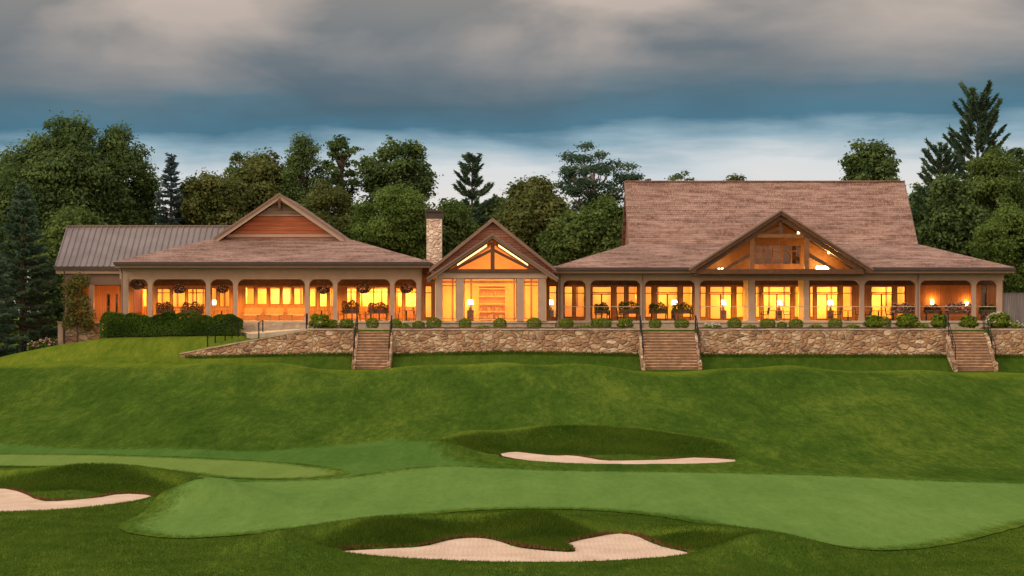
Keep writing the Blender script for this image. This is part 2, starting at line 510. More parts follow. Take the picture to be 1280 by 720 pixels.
def copy_tree(o, parent=None):
    c = o.copy(); col.objects.link(c)
    if parent is not None: c.parent = parent
    for ch in list(o.children): copy_tree(ch, c)
    return c


# ------------------------------------------------------------------ terrain
def sstep(a, b, x):
    t = np.clip((x - a) / (b - a), 0, 1); return t * t * (3 - 2 * t)


def unproj(pts, z):
    """photo points lying on level z -> plan points"""
    out = []
    for px, py in pts:
        Y = (CZ - z) * F / (py - HZ); out.append((X(px, Y), Y))
    return out


def smooth_poly(pts, it=2, closed=True):
    p = np.array(pts, float)
    for _ in range(it):
        q = np.roll(p, -1, 0) if closed else p[1:]
        a = p if closed else p[:-1]
        p2 = np.empty((len(a) * 2, 2)); p2[0::2] = a * .75 + q * .25; p2[1::2] = a * .25 + q * .75
        if not closed: p2 = np.vstack([p[:1], p2, p[-1:]])
        p = p2
    return p


def seg_dist(px, py, poly, closed=True):
    d = np.full(px.shape, 1e9); n = len(poly)
    for i in range(n if closed else n - 1):
        ax, ay = poly[i]; bx, by = poly[(i + 1) % n]
        ux, uy = bx - ax, by - ay; L = ux * ux + uy * uy + 1e-12
        t = np.clip(((px - ax) * ux + (py - ay) * uy) / L, 0, 1)
        d = np.minimum(d, np.hypot(px - ax - t * ux, py - ay - t * uy))
    return d


def inside(px, py, poly):
    r = np.zeros(px.shape, bool); n = len(poly)
    for i in range(n):
        ax, ay = poly[i]; bx, by = poly[(i + 1) % n]
        if ay == by: continue
        c = (ay > py) != (by > py)
        r ^= c & (px < (bx - ax) * (py - ay) / (by - ay) + ax)
    return r


def sdist(px, py, poly):
    d = seg_dist(px, py, poly); return np.where(inside(px, py, poly), -d, d)


WALL_Y = 143.0
TERR = 5.81
FL = 6.38
_py = np.arange(-600, 145, .1)
_pz = np.interp(_py, [-600, 0, 45, 62, 90, 99, 105, 108, 112, 116, 126, 133, 136.5, 138.6, 140.4, 143.2, 145],
                [-3, -1.2, -.1, 0, 0, .05, .2, .5, .9, 1.25, 2.15, 3.12, 3.42, 3.30, 3.15, 4.35, 5.0])
_k = np.hanning(25); _k /= _k.sum()
_ps = np.convolve(np.pad(_pz, 12, 'edge'), _k, 'valid')

SAND = {
    'near': dict(z=-.22, lip=.13, w=2.2,
                 poly=smooth_poly(unproj([(412, 692), (450, 690), (500, 688), (530, 686), (556, 680), (575, 677), (600, 676), (622, 680), (645, 687), (668, 690),
                                          (690, 692), (716, 693), (721, 690), (703, 684), (735, 677), (768, 671), (792, 673), (820, 684),
                                          (848, 691), (868, 695), (845, 700), (780, 705), (700, 708), (600, 707), (500, 702), (445, 697)], -.22), 1)),
    'side': dict(z=-.15, lip=.08, w=3.2,
                 poly=smooth_poly(unproj([(-180, 606), (-90, 612), (0, 613), (28, 618), (48, 628), (80, 628), (120, 625), (150, 619), (193, 622),
                                          (185, 626), (150, 631), (100, 637), (40, 641), (-60, 643), (-170, 632)], -.15), 1)),
    'far': dict(z=-.06, lip=.06, w=3.0,
                poly=smooth_poly(unproj([(621, 571), (640, 567.5), (662, 569), (690, 572), (715, 571.5), (735, 574), (752, 577), (790, 577), (830, 576), (880, 573.5),
                                         (932, 577), (880, 581), (760, 581.5), (700, 579.5), (650, 576)], -.06), 1)),
}
RIDGE = {  # crest lines of the grass faces behind the sand: (px, Y), height, spread
    'near': (smooth_poly([(X(a, y), y) for a, y in ((380, 63.4), (430, 64.9), (500, 66.8), (580, 68.0), (680, 68.2), (780, 67.2), (860, 65.2), (930, 62.6), (965, 61.2))], 2, False), .60, 1.8),
    'side': (smooth_poly([(X(a, y), y) for a, y in ((-200, 86), (-60, 86), (60, 86), (150, 85.6), (205, 83.4), (245, 80.2), (262, 77))], 2, False), .84, 2.3),
    'far': (smooth_poly([(X(a, y), y) for a, y in ((540, 103.0), (575, 105.8), (620, 107.6), (700, 107.8), (790, 107), (860, 105.3), (915, 102.8), (940, 101))], 2, False), .66, 2.4),
}


def ground(x, y):
    """returns z, bank mask, sunny mask (sunlight painted into the turf colour)"""
    x = np.asarray(x, float); y = np.asarray(y, float)
    yc = np.clip(y, -599, 144.5)
    zf = np.interp(yc, _py, _ps)
    dl = np.interp(x, [-60, -33, -24, -18, -8.5, -4, 0, 4, 8.5, 20, 34, 60], [.3, .30, .25, .2, -.06, .20, .36, .2, -.06, -.16, -.26, -.3])
    zf = zf + dl * np.exp(-((yc - 135) / 8.0) ** 2)
    zf = zf + .10 * np.sin(x * .21 + 1.0) * np.sin(yc * .17 + x * .05) * sstep(98, 112, yc) * sstep(143, 135, yc)
    rl = .13 * np.sin(x * .33 + yc * .11 + 1.2 * np.sin(yc * .13)) + .10 * np.sin(x * .58 - yc * .21 + 2.0) + .07 * np.sin(x * .95 + yc * .34 + np.sin(x * .4))
    zf = zf + rl * sstep(99, 109, yc) * sstep(141.5, 136, yc)
    # left of the wall the lawn runs straight up to the hedge
    lw = sstep(-20.5, -24.0, x)
    zl = np.interp(yc, [130, 136.5, 143.2, 146], [2.9, 3.62, 4.05, 4.55])
    zf = np.where(yc > 130, zf * (1 - lw * sstep(130, 137, yc)) + zl * lw * sstep(130, 137, yc), zf)
    basez = np.interp(x, [-24, -13], [3.95, 4.35])
    zf = zf + np.where(x < -13, (basez - 4.35) * sstep(140, 143.2, yc) * (1 - lw), 0)
    # ground above the wall
    s = np.clip((x - X(225, 143)) / (X(388, 143) - X(225, 143)), 0, 1)
    top = 4.05 + (TERR - .02 - 4.05) * s
    far = np.where(x < -18, 5.35, 5.35 + (TERR - 5.35) * sstep(-18, -13.8, x))
    zb = top + (far - top) * np.where(x < -18.5, sstep(142.2, 147.2, y), sstep(143.2, 149.0, y))
    drop = np.interp(x, [-90, -60, -40, -34.5, -31.4, -28, -22], [7, 5.5, 2.6, 1.25, .62, .12, 0])
    z = np.where(y > 143.2, zb, zf) - drop * sstep(134, 148, y)
    # far behind: gently rising forest floor
    z = z + np.where(y > 175, np.minimum((y - 175) * .02, 6), 0)
    rdrop = np.interp(x, [36, 60], [0, .6]); z = z - rdrop * sstep(138, 150, y)
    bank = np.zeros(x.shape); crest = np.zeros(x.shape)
    for k, S in SAND.items():
        rp, rh, rs = RIDGE[k]
        near = (np.abs(y - S['poly'][:, 1].mean()) < 30) & (x > S['poly'][:, 0].min() - 14) & (x < S['poly'][:, 0].max() + 14)
        if not near.any(): continue
        xs, ys = x[near], y[near]
        zz = z[near]
        dr = seg_dist(xs, ys, rp, False)
        zz = zz + rh * np.exp(-(dr / rs) ** 2)
        d = sdist(xs, ys, S['poly'])
        behind = 1.0
        t = sstep(0, S['w'], d) ** .8
        zz = np.where(d <= 0, S['z'] - .10, S['z'] + S['lip'] + (zz - S['z'] - S['lip']) * t)
        z[near] = zz
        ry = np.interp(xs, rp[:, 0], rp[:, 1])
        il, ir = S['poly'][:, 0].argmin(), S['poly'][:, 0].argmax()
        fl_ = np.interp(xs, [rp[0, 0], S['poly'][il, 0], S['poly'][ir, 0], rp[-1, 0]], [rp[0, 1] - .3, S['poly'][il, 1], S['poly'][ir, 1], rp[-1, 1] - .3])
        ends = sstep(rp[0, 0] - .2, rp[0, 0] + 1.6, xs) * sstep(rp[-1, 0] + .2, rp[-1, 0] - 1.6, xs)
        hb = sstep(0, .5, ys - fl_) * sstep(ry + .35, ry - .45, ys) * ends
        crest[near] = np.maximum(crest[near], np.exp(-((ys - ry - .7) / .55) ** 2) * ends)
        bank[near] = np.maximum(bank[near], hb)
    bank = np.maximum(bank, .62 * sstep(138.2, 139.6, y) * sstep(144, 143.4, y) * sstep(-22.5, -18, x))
    sunny = sstep(134, 141, y) * sstep(-14, -21, x) + .85 * sstep(138.6, 137.6, y) * sstep(133.5, 136.8, y)  # lit crests and left lawn painted lighter, where relief shading is weak
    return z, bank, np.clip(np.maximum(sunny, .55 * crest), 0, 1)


def gz(x, y): return float(ground(np.array([x]), np.array([y]))[0][0])


def axis(parts):
    out = []
    for a, b, st in parts: out += list(np.arange(a, b - 1e-6, st))
    return np.array(out + [parts[-1][1]])


gx = axis([(-2500, -400, 300), (-400, -80, 40), (-80, -44, 3), (-44, 44, .22), (44, 80, 3), (80, 400, 40), (400, 2500, 300)])
gy = axis([(-600, 0, 60), (0, 48, 4), (48, 142.85, .2), (142.85, 143.55, .175), (143.55, 156, .5), (156, 220, 4), (220, 400, 30), (400, 3000, 300)])
GX, GY = np.meshgrid(gx, gy)
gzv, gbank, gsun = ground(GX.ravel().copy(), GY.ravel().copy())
nx_, ny_ = len(gx), len(gy)
ii = np.arange(nx_ * ny_).reshape(ny_, nx_)
Q = np.stack([ii[:-1, :-1], ii[:-1, 1:], ii[1:, 1:], ii[1:, :-1]], -1).reshape(-1, 4)
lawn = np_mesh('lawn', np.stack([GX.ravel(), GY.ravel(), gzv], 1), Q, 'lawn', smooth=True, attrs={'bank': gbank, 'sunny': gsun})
tag(lawn, 'rolling mown grass slope from the putting green up to the clubhouse', 'lawn', kind='structure')


def sheet(name, poly, mat, lift, step, label, cat, zfun=None, clip=None):
    poly = np.array(poly)
    if zfun is None:                                            # mown edges wander by a hand's breadth
        fine = []
        for p_, q_ in zip(poly, np.roll(poly, -1, 0)):
            k_ = max(1, int(np.hypot(*(q_ - p_)) / .35))
            fine += [p_ + (q_ - p_) * i / k_ for i in range(k_)]
        poly = np.array(fine) + np.random.default_rng(len(fine)).normal(0, .03, (len(fine), 2))
    x0, y0 = poly.min(0); x1, y1 = poly.max(0)
    ax, ay = np.meshgrid(np.arange(x0, x1, step), np.arange(y0, y1, step))
    ax, ay = ax.ravel(), ay.ravel()
    keep = sdist(ax, ay, poly) < -step * .45
    pts = np.vstack([poly, np.stack([ax[keep], ay[keep]], 1)])
    n = len(poly)
    r = delaunay_2d_cdt([Vector(p) for p in pts], [(i, (i + 1) % n) for i in range(n)], [], 1, 1e-4)
    v = np.array([(p.x, p.y) for p in r[0]])
    z = ground(v[:, 0].copy(), v[:, 1].copy())[0] + lift if zfun is None else zfun(v[:, 0], v[:, 1])
    me = bpy.data.meshes.new(name)
    me.from_pydata([(a, b, c) for (a, b), c in zip(v, z)], [], [tuple(f) for f in r[2]])
    bm = bmesh.new(); bm.from_mesh(me)
    for f in bm.faces:
        if f.normal.z < 0: f.normal_flip()
        f.smooth = True
    bm.to_mesh(me); bm.free()
    o = bpy.data.objects.new(name, me); col.objects.link(o); me.materials.append(MATS[mat])
    if zfun is None:
        ed = sdist(v[:, 0], v[:, 1], poly)
        me.attributes.new('edge', 'FLOAT', 'POINT').data.foreach_set('value', sstep(0, -1.5, ed).astype(np.float32))
    return tag(o, label, cat, kind='structure')


GREEN = smooth_poly(unproj([(143, 659), (165, 648), (200, 632), (238, 617), (262, 606), (300, 601), (380, 600), (440, 595), (500, 586), (560, 582), (640, 585.5),
                            (700, 588), (800, 589), (930, 591), (1050, 594), (1180, 601), (1320, 604), (1420, 612), (1420, 630), (1300, 652), (1240, 668),
                            (1190, 681), (1120, 689), (1040, 690), (975, 686), (930, 672), (880, 656), (820, 645), (760, 639), (700, 636),
                            (600, 637), (520, 645), (440, 655), (360, 664), (290, 671), (220, 674), (170, 669)], .02), 2)
COLLAR = smooth_poly(unproj([(300, 625), (262, 612), (243, 603), (238, 598), (226, 590), (200, 583), (0, 578), (-150, 570), (-150, 556), (0, 560.5), (150, 564), (300, 568), (420, 563),
                             (500, 556), (545, 568), (590, 577), (640, 583), (700, 585.5), (800, 586.5), (930, 588), (1060, 591.5), (1180, 598), (1330, 601), (1450, 609), (1410, 615),
                             (1180, 607), (930, 597), (700, 594), (500, 600)], .05), 2)
FAIR = smooth_poly(unproj([(-160, 572), (0, 567), (120, 570), (250, 573), (350, 577), (410, 583), (446, 590), (410, 596), (340, 599), (270, 597), (220, 590), (150, 584), (0, 583), (-160, 584)], .06), 2)
sheet('collar', COLLAR, 'collar_turf', .018, .4, 'slightly darker mown fringe of turf edging the putting green', 'fringe')
sheet('putting_green', GREEN, 'green_turf', .032, .4, 'smooth pale blue-green putting green sweeping across the foreground', 'putting green')
sheet('fairway', FAIR, 'fairway_turf', .032, .4, 'pale yellow-green tongue of turf running in behind the leftmost bunker', 'fairway')
for key, lab in (('near', 'pink sand bunker with a scalloped lip in the nearest grass mound'), ('side', 'pink sand bunker below the grassy mound at the left edge'),
                 ('far', 'long thin sliver of sand bunker at the foot of the lawn slope')):
    S = SAND[key]

    def sandz(x, y, S=S):
        d = -sdist(x, y, S['poly'])
        ys = S['poly'][:, 1]
        t = (y - ys.min()) / (ys.max() - ys.min())
        return S['z'] + .02 + .10 * t - .05 * np.clip(d, 0, 1) + .015 * np.sin(x * 1.7) * np.cos(y * 1.3)
    sheet('sand_bunker', S['poly'], 'sand', 0, .25, lab, 'bunker', sandz)


# ------------------------------------------------------------------ grass blades on the long faces, along lips and in the near rough
def blades(x, y, h, w, rng, lean=.5):
    n = len(x)
    z = ground(x.copy(), y.copy())[0]
    a = rng.uniform(0, 2 * np.pi, n); L = rng.uniform(0, lean, n) * h
    ux, uy = np.cos(a), np.sin(a); la = rng.uniform(0, 2 * np.pi, n)
    V = np.empty((n, 3, 3))
    V[:, 0] = np.stack([x - ux * w, y - uy * w, z - .02], 1)
    V[:, 1] = np.stack([x + ux * w, y + uy * w, z - .02], 1)
    V[:, 2] = np.stack([x + np.cos(la) * L, y + np.sin(la) * L, z + h], 1)
    return V.reshape(-1, 3), np.arange(n * 3).reshape(n, 3)


def scatter_grass(name, mat, x0, x1, y0, y1, n, hmin, hmax, w, accept, label, seed):
    rng = np.random.default_rng(seed)
    x = rng.uniform(x0, x1, n); y = rng.uniform(y0, y1, n)
    k = accept(x, y, rng); x, y = x[k], y[k]
    h = rng.uniform(hmin, hmax, len(x))
    V, T = blades(x, y, h, w, rng)
    cl = .5 + .5 * np.sin(x * 1.1 + 2 * np.sin(y * .9)) * np.sin(y * 1.3 + x * .3)
    tint = np.clip(.55 * cl + rng.uniform(0, .5, len(x)), 0, 1)
    o = np_mesh(name, V, T, mat, np.repeat(tint, 3))
    return tag(o, label, 'grass', kind='stuff')


def acc_bank(x, y, rng):
    z, b, s = ground(x.copy(), y.copy())
    ok = b > rng.uniform(.05, 1.2, len(x))
    for S in SAND.values(): ok &= sdist(x, y, S['poly']) > .05
    return ok


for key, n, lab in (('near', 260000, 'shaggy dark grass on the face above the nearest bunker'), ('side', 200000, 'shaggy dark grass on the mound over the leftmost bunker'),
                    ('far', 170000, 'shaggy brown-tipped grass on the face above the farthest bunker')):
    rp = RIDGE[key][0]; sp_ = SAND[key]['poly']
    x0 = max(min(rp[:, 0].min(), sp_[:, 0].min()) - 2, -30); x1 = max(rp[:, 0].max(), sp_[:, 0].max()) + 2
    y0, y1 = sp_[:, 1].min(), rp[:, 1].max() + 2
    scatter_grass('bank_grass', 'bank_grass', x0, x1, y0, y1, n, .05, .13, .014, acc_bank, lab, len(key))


def lip(key, lab, seed):
    rng = np.random.default_rng(seed); p = SAND[key]['poly']; n = len(p); out = []
    cy = np.median(p[:, 1])
    for i in range(n):
        a, b = p[i], p[(i + 1) % n]; L = np.hypot(*(b - a)); m = int(L * 110)
        if m < 1: continue
        t = rng.uniform(0, 1, m)
        q = a + (b - a) * t[:, None]
        nr = np.array([(b - a)[1], -(b - a)[0]]) / max(L, 1e-6)
        test = (a + b) / 2 + nr * .05
        if inside(test[:1], test[1:], p)[0]: nr = -nr
        if nr[1] < .15: continue                                   # only the far side has a raised lip
        out.append(q + nr * rng.uniform(.0, .16, m)[:, None])
    q = np.vstack(out)
    hh = (.5 + .5 * np.sin(q[:, 0] * 2.1 + 1.7 * np.sin(q[:, 0] * .7))) * .06
    V, T = blades(q[:, 0], q[:, 1], rng.uniform(.02, .07, len(q)) + hh, .014, rng, .9)
    tag(np_mesh('lip_grass', V, T, 'lip_grass', np.repeat(rng.uniform(0, 1, len(q)), 3)), lab, 'grass', kind='stuff')


lip('near', 'dry brown grass lip along the nearest bunker', 1)
lip('side', 'dry brown grass lip along the leftmost bunker', 2)
lip('far', 'dry brown grass lip along the farthest bunker', 3)


def acc_rough(x, y, rng):
    ok = (sdist(x, y, GREEN) > -.03) & (sdist(x, y, COLLAR) > .02)
    ok &= np.abs(x) < y * .26
    for S in SAND.values(): ok &= sdist(x, y, S['poly']) > .12
    return ok


scatter_grass('rough_grass', 'rough_grass', -23, 23, 55.5, 86, 420000, .03, .075, .013, acc_rough, 'short mown rough grass round the near bunkers', 77)

# ------------------------------------------------------------------ clubhouse
club = empty('clubhouse', (0, 152, FL), 'long lodge-like clubhouse with shingled gables and glowing arched porches', 'building')
PF = 150.0                                   # plane of the porch columns
YW = 153.8                                   # wall behind the porches


def roof_part(polys, name, mat, th=.16, label=None):
    m = MB()
    for p in polys: m.slab(p, th)
    return m.build(name, mat, club, label=label)


# --- left wing roofs
YE = 148.8
lc = -16.87
le = Z(327, YE); lXL, lXR = X(143, YE), X(537, YE)
yb = 154.6; lb = Z(297, yb); bL, bR = lc - 4.66, lc + 4.66
YR = 167.0
roof_part([[(lXL, YE, le), (lXR, YE, le), (bR, yb, lb), (bL, yb, lb)],
           [(lXL, YE, le), (bL, yb, lb), (bL, YR, lb), (lXL, YR, le)],
           [(lXR, YE, le), (bR, yb, lb), (bR, YR, lb), (lXR, YR, le)]], 'porch_roof', 'shake', label='low hipped shake roof round the siding gable')
ga = Z(242, 153.9); gf = Z(297.5, 153.9); gh = 4.66
roof_part([[(lc, 153.9, ga), (lc - gh, 153.9, gf), (lc - gh, YR, gf), (lc, YR, ga)],
           [(lc, 153.9, ga), (lc + gh, 153.9, gf), (lc + gh, YR, gf), (lc, YR, ga)]], 'gable_roof', 'shake', label='gable roof over the reddish siding')
sl = (ga - gf) / gh


def rakes(cx, apex, foot, hw, y0, y1, wid, name='bargeboard', mat='taupe', drop=.05, label=None):
    """pair of boards along a gable's edges"""
    m = MB()
    for s in (-1, 1):
        m.xz([(cx, apex - drop), (cx + s * hw, foot - drop), (cx + s * hw, foot - drop - wid), (cx, apex - drop - wid)], y0, y1)
    return m.build(name, mat, club, label=label)


rakes(lc, ga, gf, gh + .05, 153.75, 153.895, .36)
rakes(lc, ga + .02, gf + .02, gh + .12, 153.66, 153.745, .17, 'rake_trim', 'fascia', -.02)
# gable wall: siding triangle, frieze board and louvred top
gw = 154.45
zt = Z(270, gw)
def gx_at(z, ap=ga, s=sl, off=.42): return max(0.0, (ap - off - z) / s)
m = MB(); z0 = lb - .1; m.xz([(lc - gx_at(z0), z0), (lc + gx_at(z0), z0), (lc + gx_at(zt), zt), (lc - gx_at(zt), zt)], gw, gw + .15)
m.build('gable_siding', 'red_siding', club, label='reddish lapped siding in the gable')
m = MB(); zt2 = zt + .1; m.xz([(lc - gx_at(zt2), zt2), (lc + gx_at(zt2), zt2), (lc, ga - .43)], gw - .02, gw + .13); m.build('gable_panel', 'taupe_siding', club)
m = MB(); m.xz([(lc - gx_at(zt), zt), (lc + gx_at(zt), zt), (lc + gx_at(zt2), zt2 - .003), (lc - gx_at(zt2), zt2 - .003)], gw - .06, gw + .1)
zq = Z(295, gw); m.xz([(lc - gx_at(zq) - .1, zq - .08), (lc + gx_at(zq) + .1, zq - .08), (lc + gx_at(zq), zq + .12), (lc - gx_at(zq), zq + .12)], gw - .06, gw - .003)
m.build('gable_trim', 'taupe', club)
m = MB(); m.box(lc - .09, lc + .09, 153.72, gw - .1, ga - 1.15, ga - .35)
m.xz([(lc - .55, ga - .85), (lc - .45, ga - .72), (lc - .09, ga - .45), (lc - .09, ga - .62)], 153.8, 153.95)
m.xz([(lc + .55, ga - .85), (lc + .45, ga - .72), (lc + .09, ga - .45), (lc + .09, ga - .62)], 153.8, 153.95)
m.build('gable_bracket', 'timber', club)

# --- standing seam wing
mE, mR = 153.0, 157.2
mz, mrz = Z(333, mE), Z(283, mR); mL = X(68, mE)
m = MB()
m.slab([(mL, mE, mz), (-20.5, mE, mz), (-20.5, mR, mrz), (mL, mR, mrz)], .1)
m.slab([(mL, mR, mrz), (-20.5, mR, mrz), (-20.5, mR + 4.2, mz), (mL, mR + 4.2, mz)], .1)
mr = m.build('metal_roof', 'metal_roof', club, label='brown standing-seam metal roof')
m = MB(); q = mL + .05
dn = Vector((0, -(mrz - mz), mR - mE)).normalized()
while q < -20.6:
    m.ext([(q, mE, mz), (q + .05, mE, mz), (q + .05, mR, mrz), (q, mR, mrz)], tuple(dn * .075)); q += .43
m.build('seam', 'metal_roof', mr)
m = MB(); m.box(mL - .04, -20.5, mR - .12, mR + .12, mrz - .02, mrz + .09); m.build('ridge_cap', 'fascia', mr)
m = MB(); m.box(mL - .02, lXL + 1.5, mE - .16, mE - .004, mz - .26, mz - .02); m.build('gutter', 'gutter', club)
m = MB(); m.box(mL + .1, lXL + 2, mE + .02, mE + .2, mz - .52, mz - .14); m.build('fascia_board', 'taupe', club)
m = MB(); m.box(X(80, 153.4), X(160, 153.4), 153.3, 153.55, Z(356, 153.4), mz - .15); m.build('porch_frieze', 'fascia', club)

# side porch under the metal roof: posts, floor, back wall, stone base
for px in (83, 114.5):
    m = MB(); x = X(px, 153.4); m.box(x - .16, x + .16, 153.32, 153.6, 5.9, Z(356, 153.4)); m.build('column', 'taupe', club)
m = MB(); m.box(mL + .5, lXL + .3, 153.0, 158, 5.72, 6.2); m.build('porch_floor', 'concrete', club)
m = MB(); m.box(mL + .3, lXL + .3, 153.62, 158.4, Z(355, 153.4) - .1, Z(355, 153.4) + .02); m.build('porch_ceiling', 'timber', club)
ops_side = [(133, 138), (144, 148)]
def wall_open(x0, x1, z0, z1, y0, y1, ops, mat, name='wall', label=None):
    """wall with rectangular openings [(xa, xb, za, zb)]"""
    m = MB(); c = x0
    for xa, xb, za, zb in sorted(ops):
        if xa > c: m.box(c, xa, y0, y1, z0, z1)
        if za > z0 + .01: m.box(xa, xb, y0, y1, z0, za)
        if zb < z1 - .01: m.box(xa, xb, y0, y1, zb, z1)
        c = xb
    if x1 > c: m.box(c, x1, y0, y1, z0, z1)
    return m.build(name, mat, club, label=label)


def window(xa, xb, za, zb, y, nx=1, bars=(), fr=.06, mat='frame_wood', name='window', handle=False):
    f = MB()
    f.box(xa, xa + fr, y, y + .12, za, zb); f.box(xb - fr, xb, y, y + .12, za, zb)
    f.box(xa + fr, xb - fr, y, y + .12, zb - fr, zb); f.box(xa + fr, xb - fr, y, y + .12, za, za + fr * (1.6 if handle else 1))
    for i in range(1, nx):
        q = xa + (xb - xa) * i / nx; f.box(q - fr * .6, q + fr * .6, y + .01, y + .11, za + fr, zb - fr)
    for bz in bars:
        f.box(xa + fr, xb - fr, y + .015, y + .105, bz - fr * .55, bz + fr * .55)
    o = f.build(name, mat, club)
    MB().box(xa + fr * .5, xb - fr * .5, y + .05, y + .062, za + fr * .5, zb - fr * .5).build('pane', 'glass', o)
    if handle:
        q = (xa + xb) / 2
        h = MB(); h.tube((q + .1, y - .05, za + .95), (q + .1, y - .05, za + 1.15), .014); h.box(q + .085, q + .115, y - .06, y + .01, za + 1.03, za + 1.06)
        h.build('handle', 'black_iron', o)
    return o


wy = 156.6
ops = [(X(a, wy), X(b, wy), Z(394, wy), Z(367, wy)) for a, b in ops_side]
wall_open(mL + .6, lXL + .6, 6.2, 9.05, wy, wy + .2, ops, 'wood_wall', label='rosy wood wall of the side porch')
for o_ in ops: window(*o_, wy + .03)
m = MB(); m.box(X(79, 153.2), X(127, 153.2), 152.7, 153.3, 3.4, Z(404, 153)); m.build('stone_base', 'pier_stone', club)
m = MB(); m.box(X(72.5, 152.6), X(79, 152.6), 152.5, 153.35, 3.2, Z(404, 152.6) + .02); m.build('stone_pier', 'pale_stone', club)
m = MB(); m.box(X(72, 152.6), X(128, 152.6), 152.42, 153.4, Z(404, 152.6) + .03, Z(402.4, 152.6) + .03); m.build('coping', 'cap_stone', club)
for px in (97, 106, 114, 121):
    pass
m = MB(); m.tube((X(80.5, 152.3), 152.3, mz - .2), (X(80.5, 152.3), 152.3, 4.4), .05); m.build('downspout', 'gutter', club)


# --- porches
def fillet(m, xc, side, ztop, r, y0, y1):
    """concave quarter-round bracket in an arch corner; side +1: the column is on the left"""
    pts = [(xc, ztop), (xc, ztop - r)]
    for i in range(1, 7):
        a = math.pi / 2 * i / 7
        pts.append((xc + side * r * (1 - math.cos(a)), ztop - r * (1 - math.sin(a))))
    pts.append((xc + side * r, ztop))
    m.xz(pts, y0, y1)


def porch(cols, ztop, arch, x0, x1, widths, noarch=()):
    f = MB(); f.box(x0, x1, PF - .16, PF + .2, arch, ztop)
    f.box(x0 - .03, x1 + .03, PF - .2, PF - .163, ztop - .26, ztop - .08)
    for i, px in enumerate(cols):
        x = X(px, PF); w = widths[i] / 2
        if i not in noarch:
            if i < len(cols) - 1: fillet(f, x + w, 1, arch + .002, .46, PF - .13, PF + .16)
            if i > 0: fillet(f, x - w, -1, arch + .002, .46, PF - .13, PF + .16)
    f.build('porch_frieze', 'taupe', club)
    for i, px in enumerate(cols):
        x = X(px, PF); w = widths[i] / 2
        c = MB(); c.box(x - w, x + w, PF - w, PF + w, FL, arch - .003)
        c.box(x - w - .035, x + w + .035, PF - w - .035, PF + w + .035, FL + .001, FL + .22)
        c.box(x - w - .02, x + w + .02, PF - w - .02, PF + w + .02, arch - .62, arch - .55)
        c.build('column', 'taupe', club)


LC = [157, 188, 260.5, 294.5, 384, 419, 490.5, 524]
zfl = le - .32
porch(LC, zfl, Z(349, PF), X(150, PF), X(528, PF), [.44] + [.30] * 6 + [.36])
MC = [701, 735, 803, 871.5, 939.5, 1008, 1077, 1147, 1217, 1249]
me_ = Z(334, YE)
porch(MC, me_ - .32, Z(350.5, PF), X(696, PF), X(1254, PF), [.34, .30, .30, .32, .42, .36, .32, .30, .30, .36], noarch=(4, 5))
MB().box(X(149, PF), X(530, PF), PF - .5, YW + .3, FL - .14, FL).build('porch_floor', 'concrete', club)
MB().box(X(694, PF), X(1256, PF), PF - .5, YW + .3, FL - .14, FL).build('porch_floor', 'concrete', club)
MB().box(X(530, PF) + .003, X(694, PF) - .003, PF - 2.9, YW + .3, FL - .145, FL - .005).build('porch_floor', 'concrete', club)
for ga_, gb_, y0_, y1_, z0_ in ((152, 299, -.42, .1, 5.0), (385, 529, -.42, .1, 5.3), (695, 1255, -.42, .1, 5.3), (531, 693, -2.8, -2.4, 5.3)):
    MB().box(X(ga_, PF), X(gb_, PF), PF + y0_, PF + y1_, z0_, FL - .15).build('plinth', 'pale_stone', club)
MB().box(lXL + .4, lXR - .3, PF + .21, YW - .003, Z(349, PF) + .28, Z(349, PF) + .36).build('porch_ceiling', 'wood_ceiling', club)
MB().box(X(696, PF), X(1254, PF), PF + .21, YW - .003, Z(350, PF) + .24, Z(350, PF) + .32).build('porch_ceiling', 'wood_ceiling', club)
# soffits, fascias and gutters under the eaves
for ga_, gb_, gz_ in ((lXL - .05, lXR + .05, le), (X(690, YE) - .05, X(862, YE), me_), (X(1087, YE), X(1268, YE) + .05, me_)):
    MB().box(ga_, gb_, YE - .15, YE - .003, gz_ - .22, gz_ - .03).build('gutter', 'gutter', club)
for ga_, gb_, gz_ in ((lXL, lXR, le), (X(690, YE), X(1268, YE), me_)):
    fs = MB(); fs.box(ga_, gb_, YE + .02, YE + .12, gz_ - .42, gz_ - .17); fs.box(ga_, gb_, YE + .123, PF - .21, gz_ - .42, gz_ - .34); fs.build('fascia_board', 'fascia', club)
for px, z1 in ((152.5, le), (527, le), (700, me_), (803.5, me_), (1147.5, me_)):
    m = MB(); x = X(px, 149.6)
    m.tube((x, YE - .02, z1 - .2), (x, 149.6, z1 - .75), .05); m.tube((x, 149.6, z1 - .75), (x, 149.6, 5.9), .05)
    m.build('downspout', 'fascia', club)

# --- wall behind the left porch, its windows
WT = 9.75
lops = [(X(a, YW), X(b, YW), Z(c, YW), Z(d, YW), nx, bars) for a, b, c, d, nx, bars in (
    (166, 184, 399, 360, 1, ()), (196, 213, 386, 360.5, 1, (366,)), (215, 232, 386, 360.5, 1, (366,)), (234, 257, 386, 360.5, 2, (366,)),
    (264, 271, 384, 359, 1, ()), (274, 287.5, 384, 359, 1, ()),
    (306, 318, 381, 358.5, 1, ()), (321, 334, 381, 358.5, 1, ()), (336.5, 350, 381, 358.5, 1, ()), (352.5, 365, 381, 358.5, 1, ()), (367, 379.5, 381, 358.5, 1, ()),
    (386.5, 396, 384, 358.5, 1, ()), (399, 409, 384, 358.5, 1, ()), (411.5, 418.5, 384, 358.5, 1, ()),
    (433, 446, 399, 358.5, 1, (365,)), (449, 485, 399, 358.5, 2, (365,)), (494, 503, 399, 359, 1, (365,)), (506, 521, 399, 359, 1, (365,)))]
wall_open(X(150, YW), X(530, YW), FL, WT, YW, YW + .2, [o[:4] for o in lops], 'wood_wall')
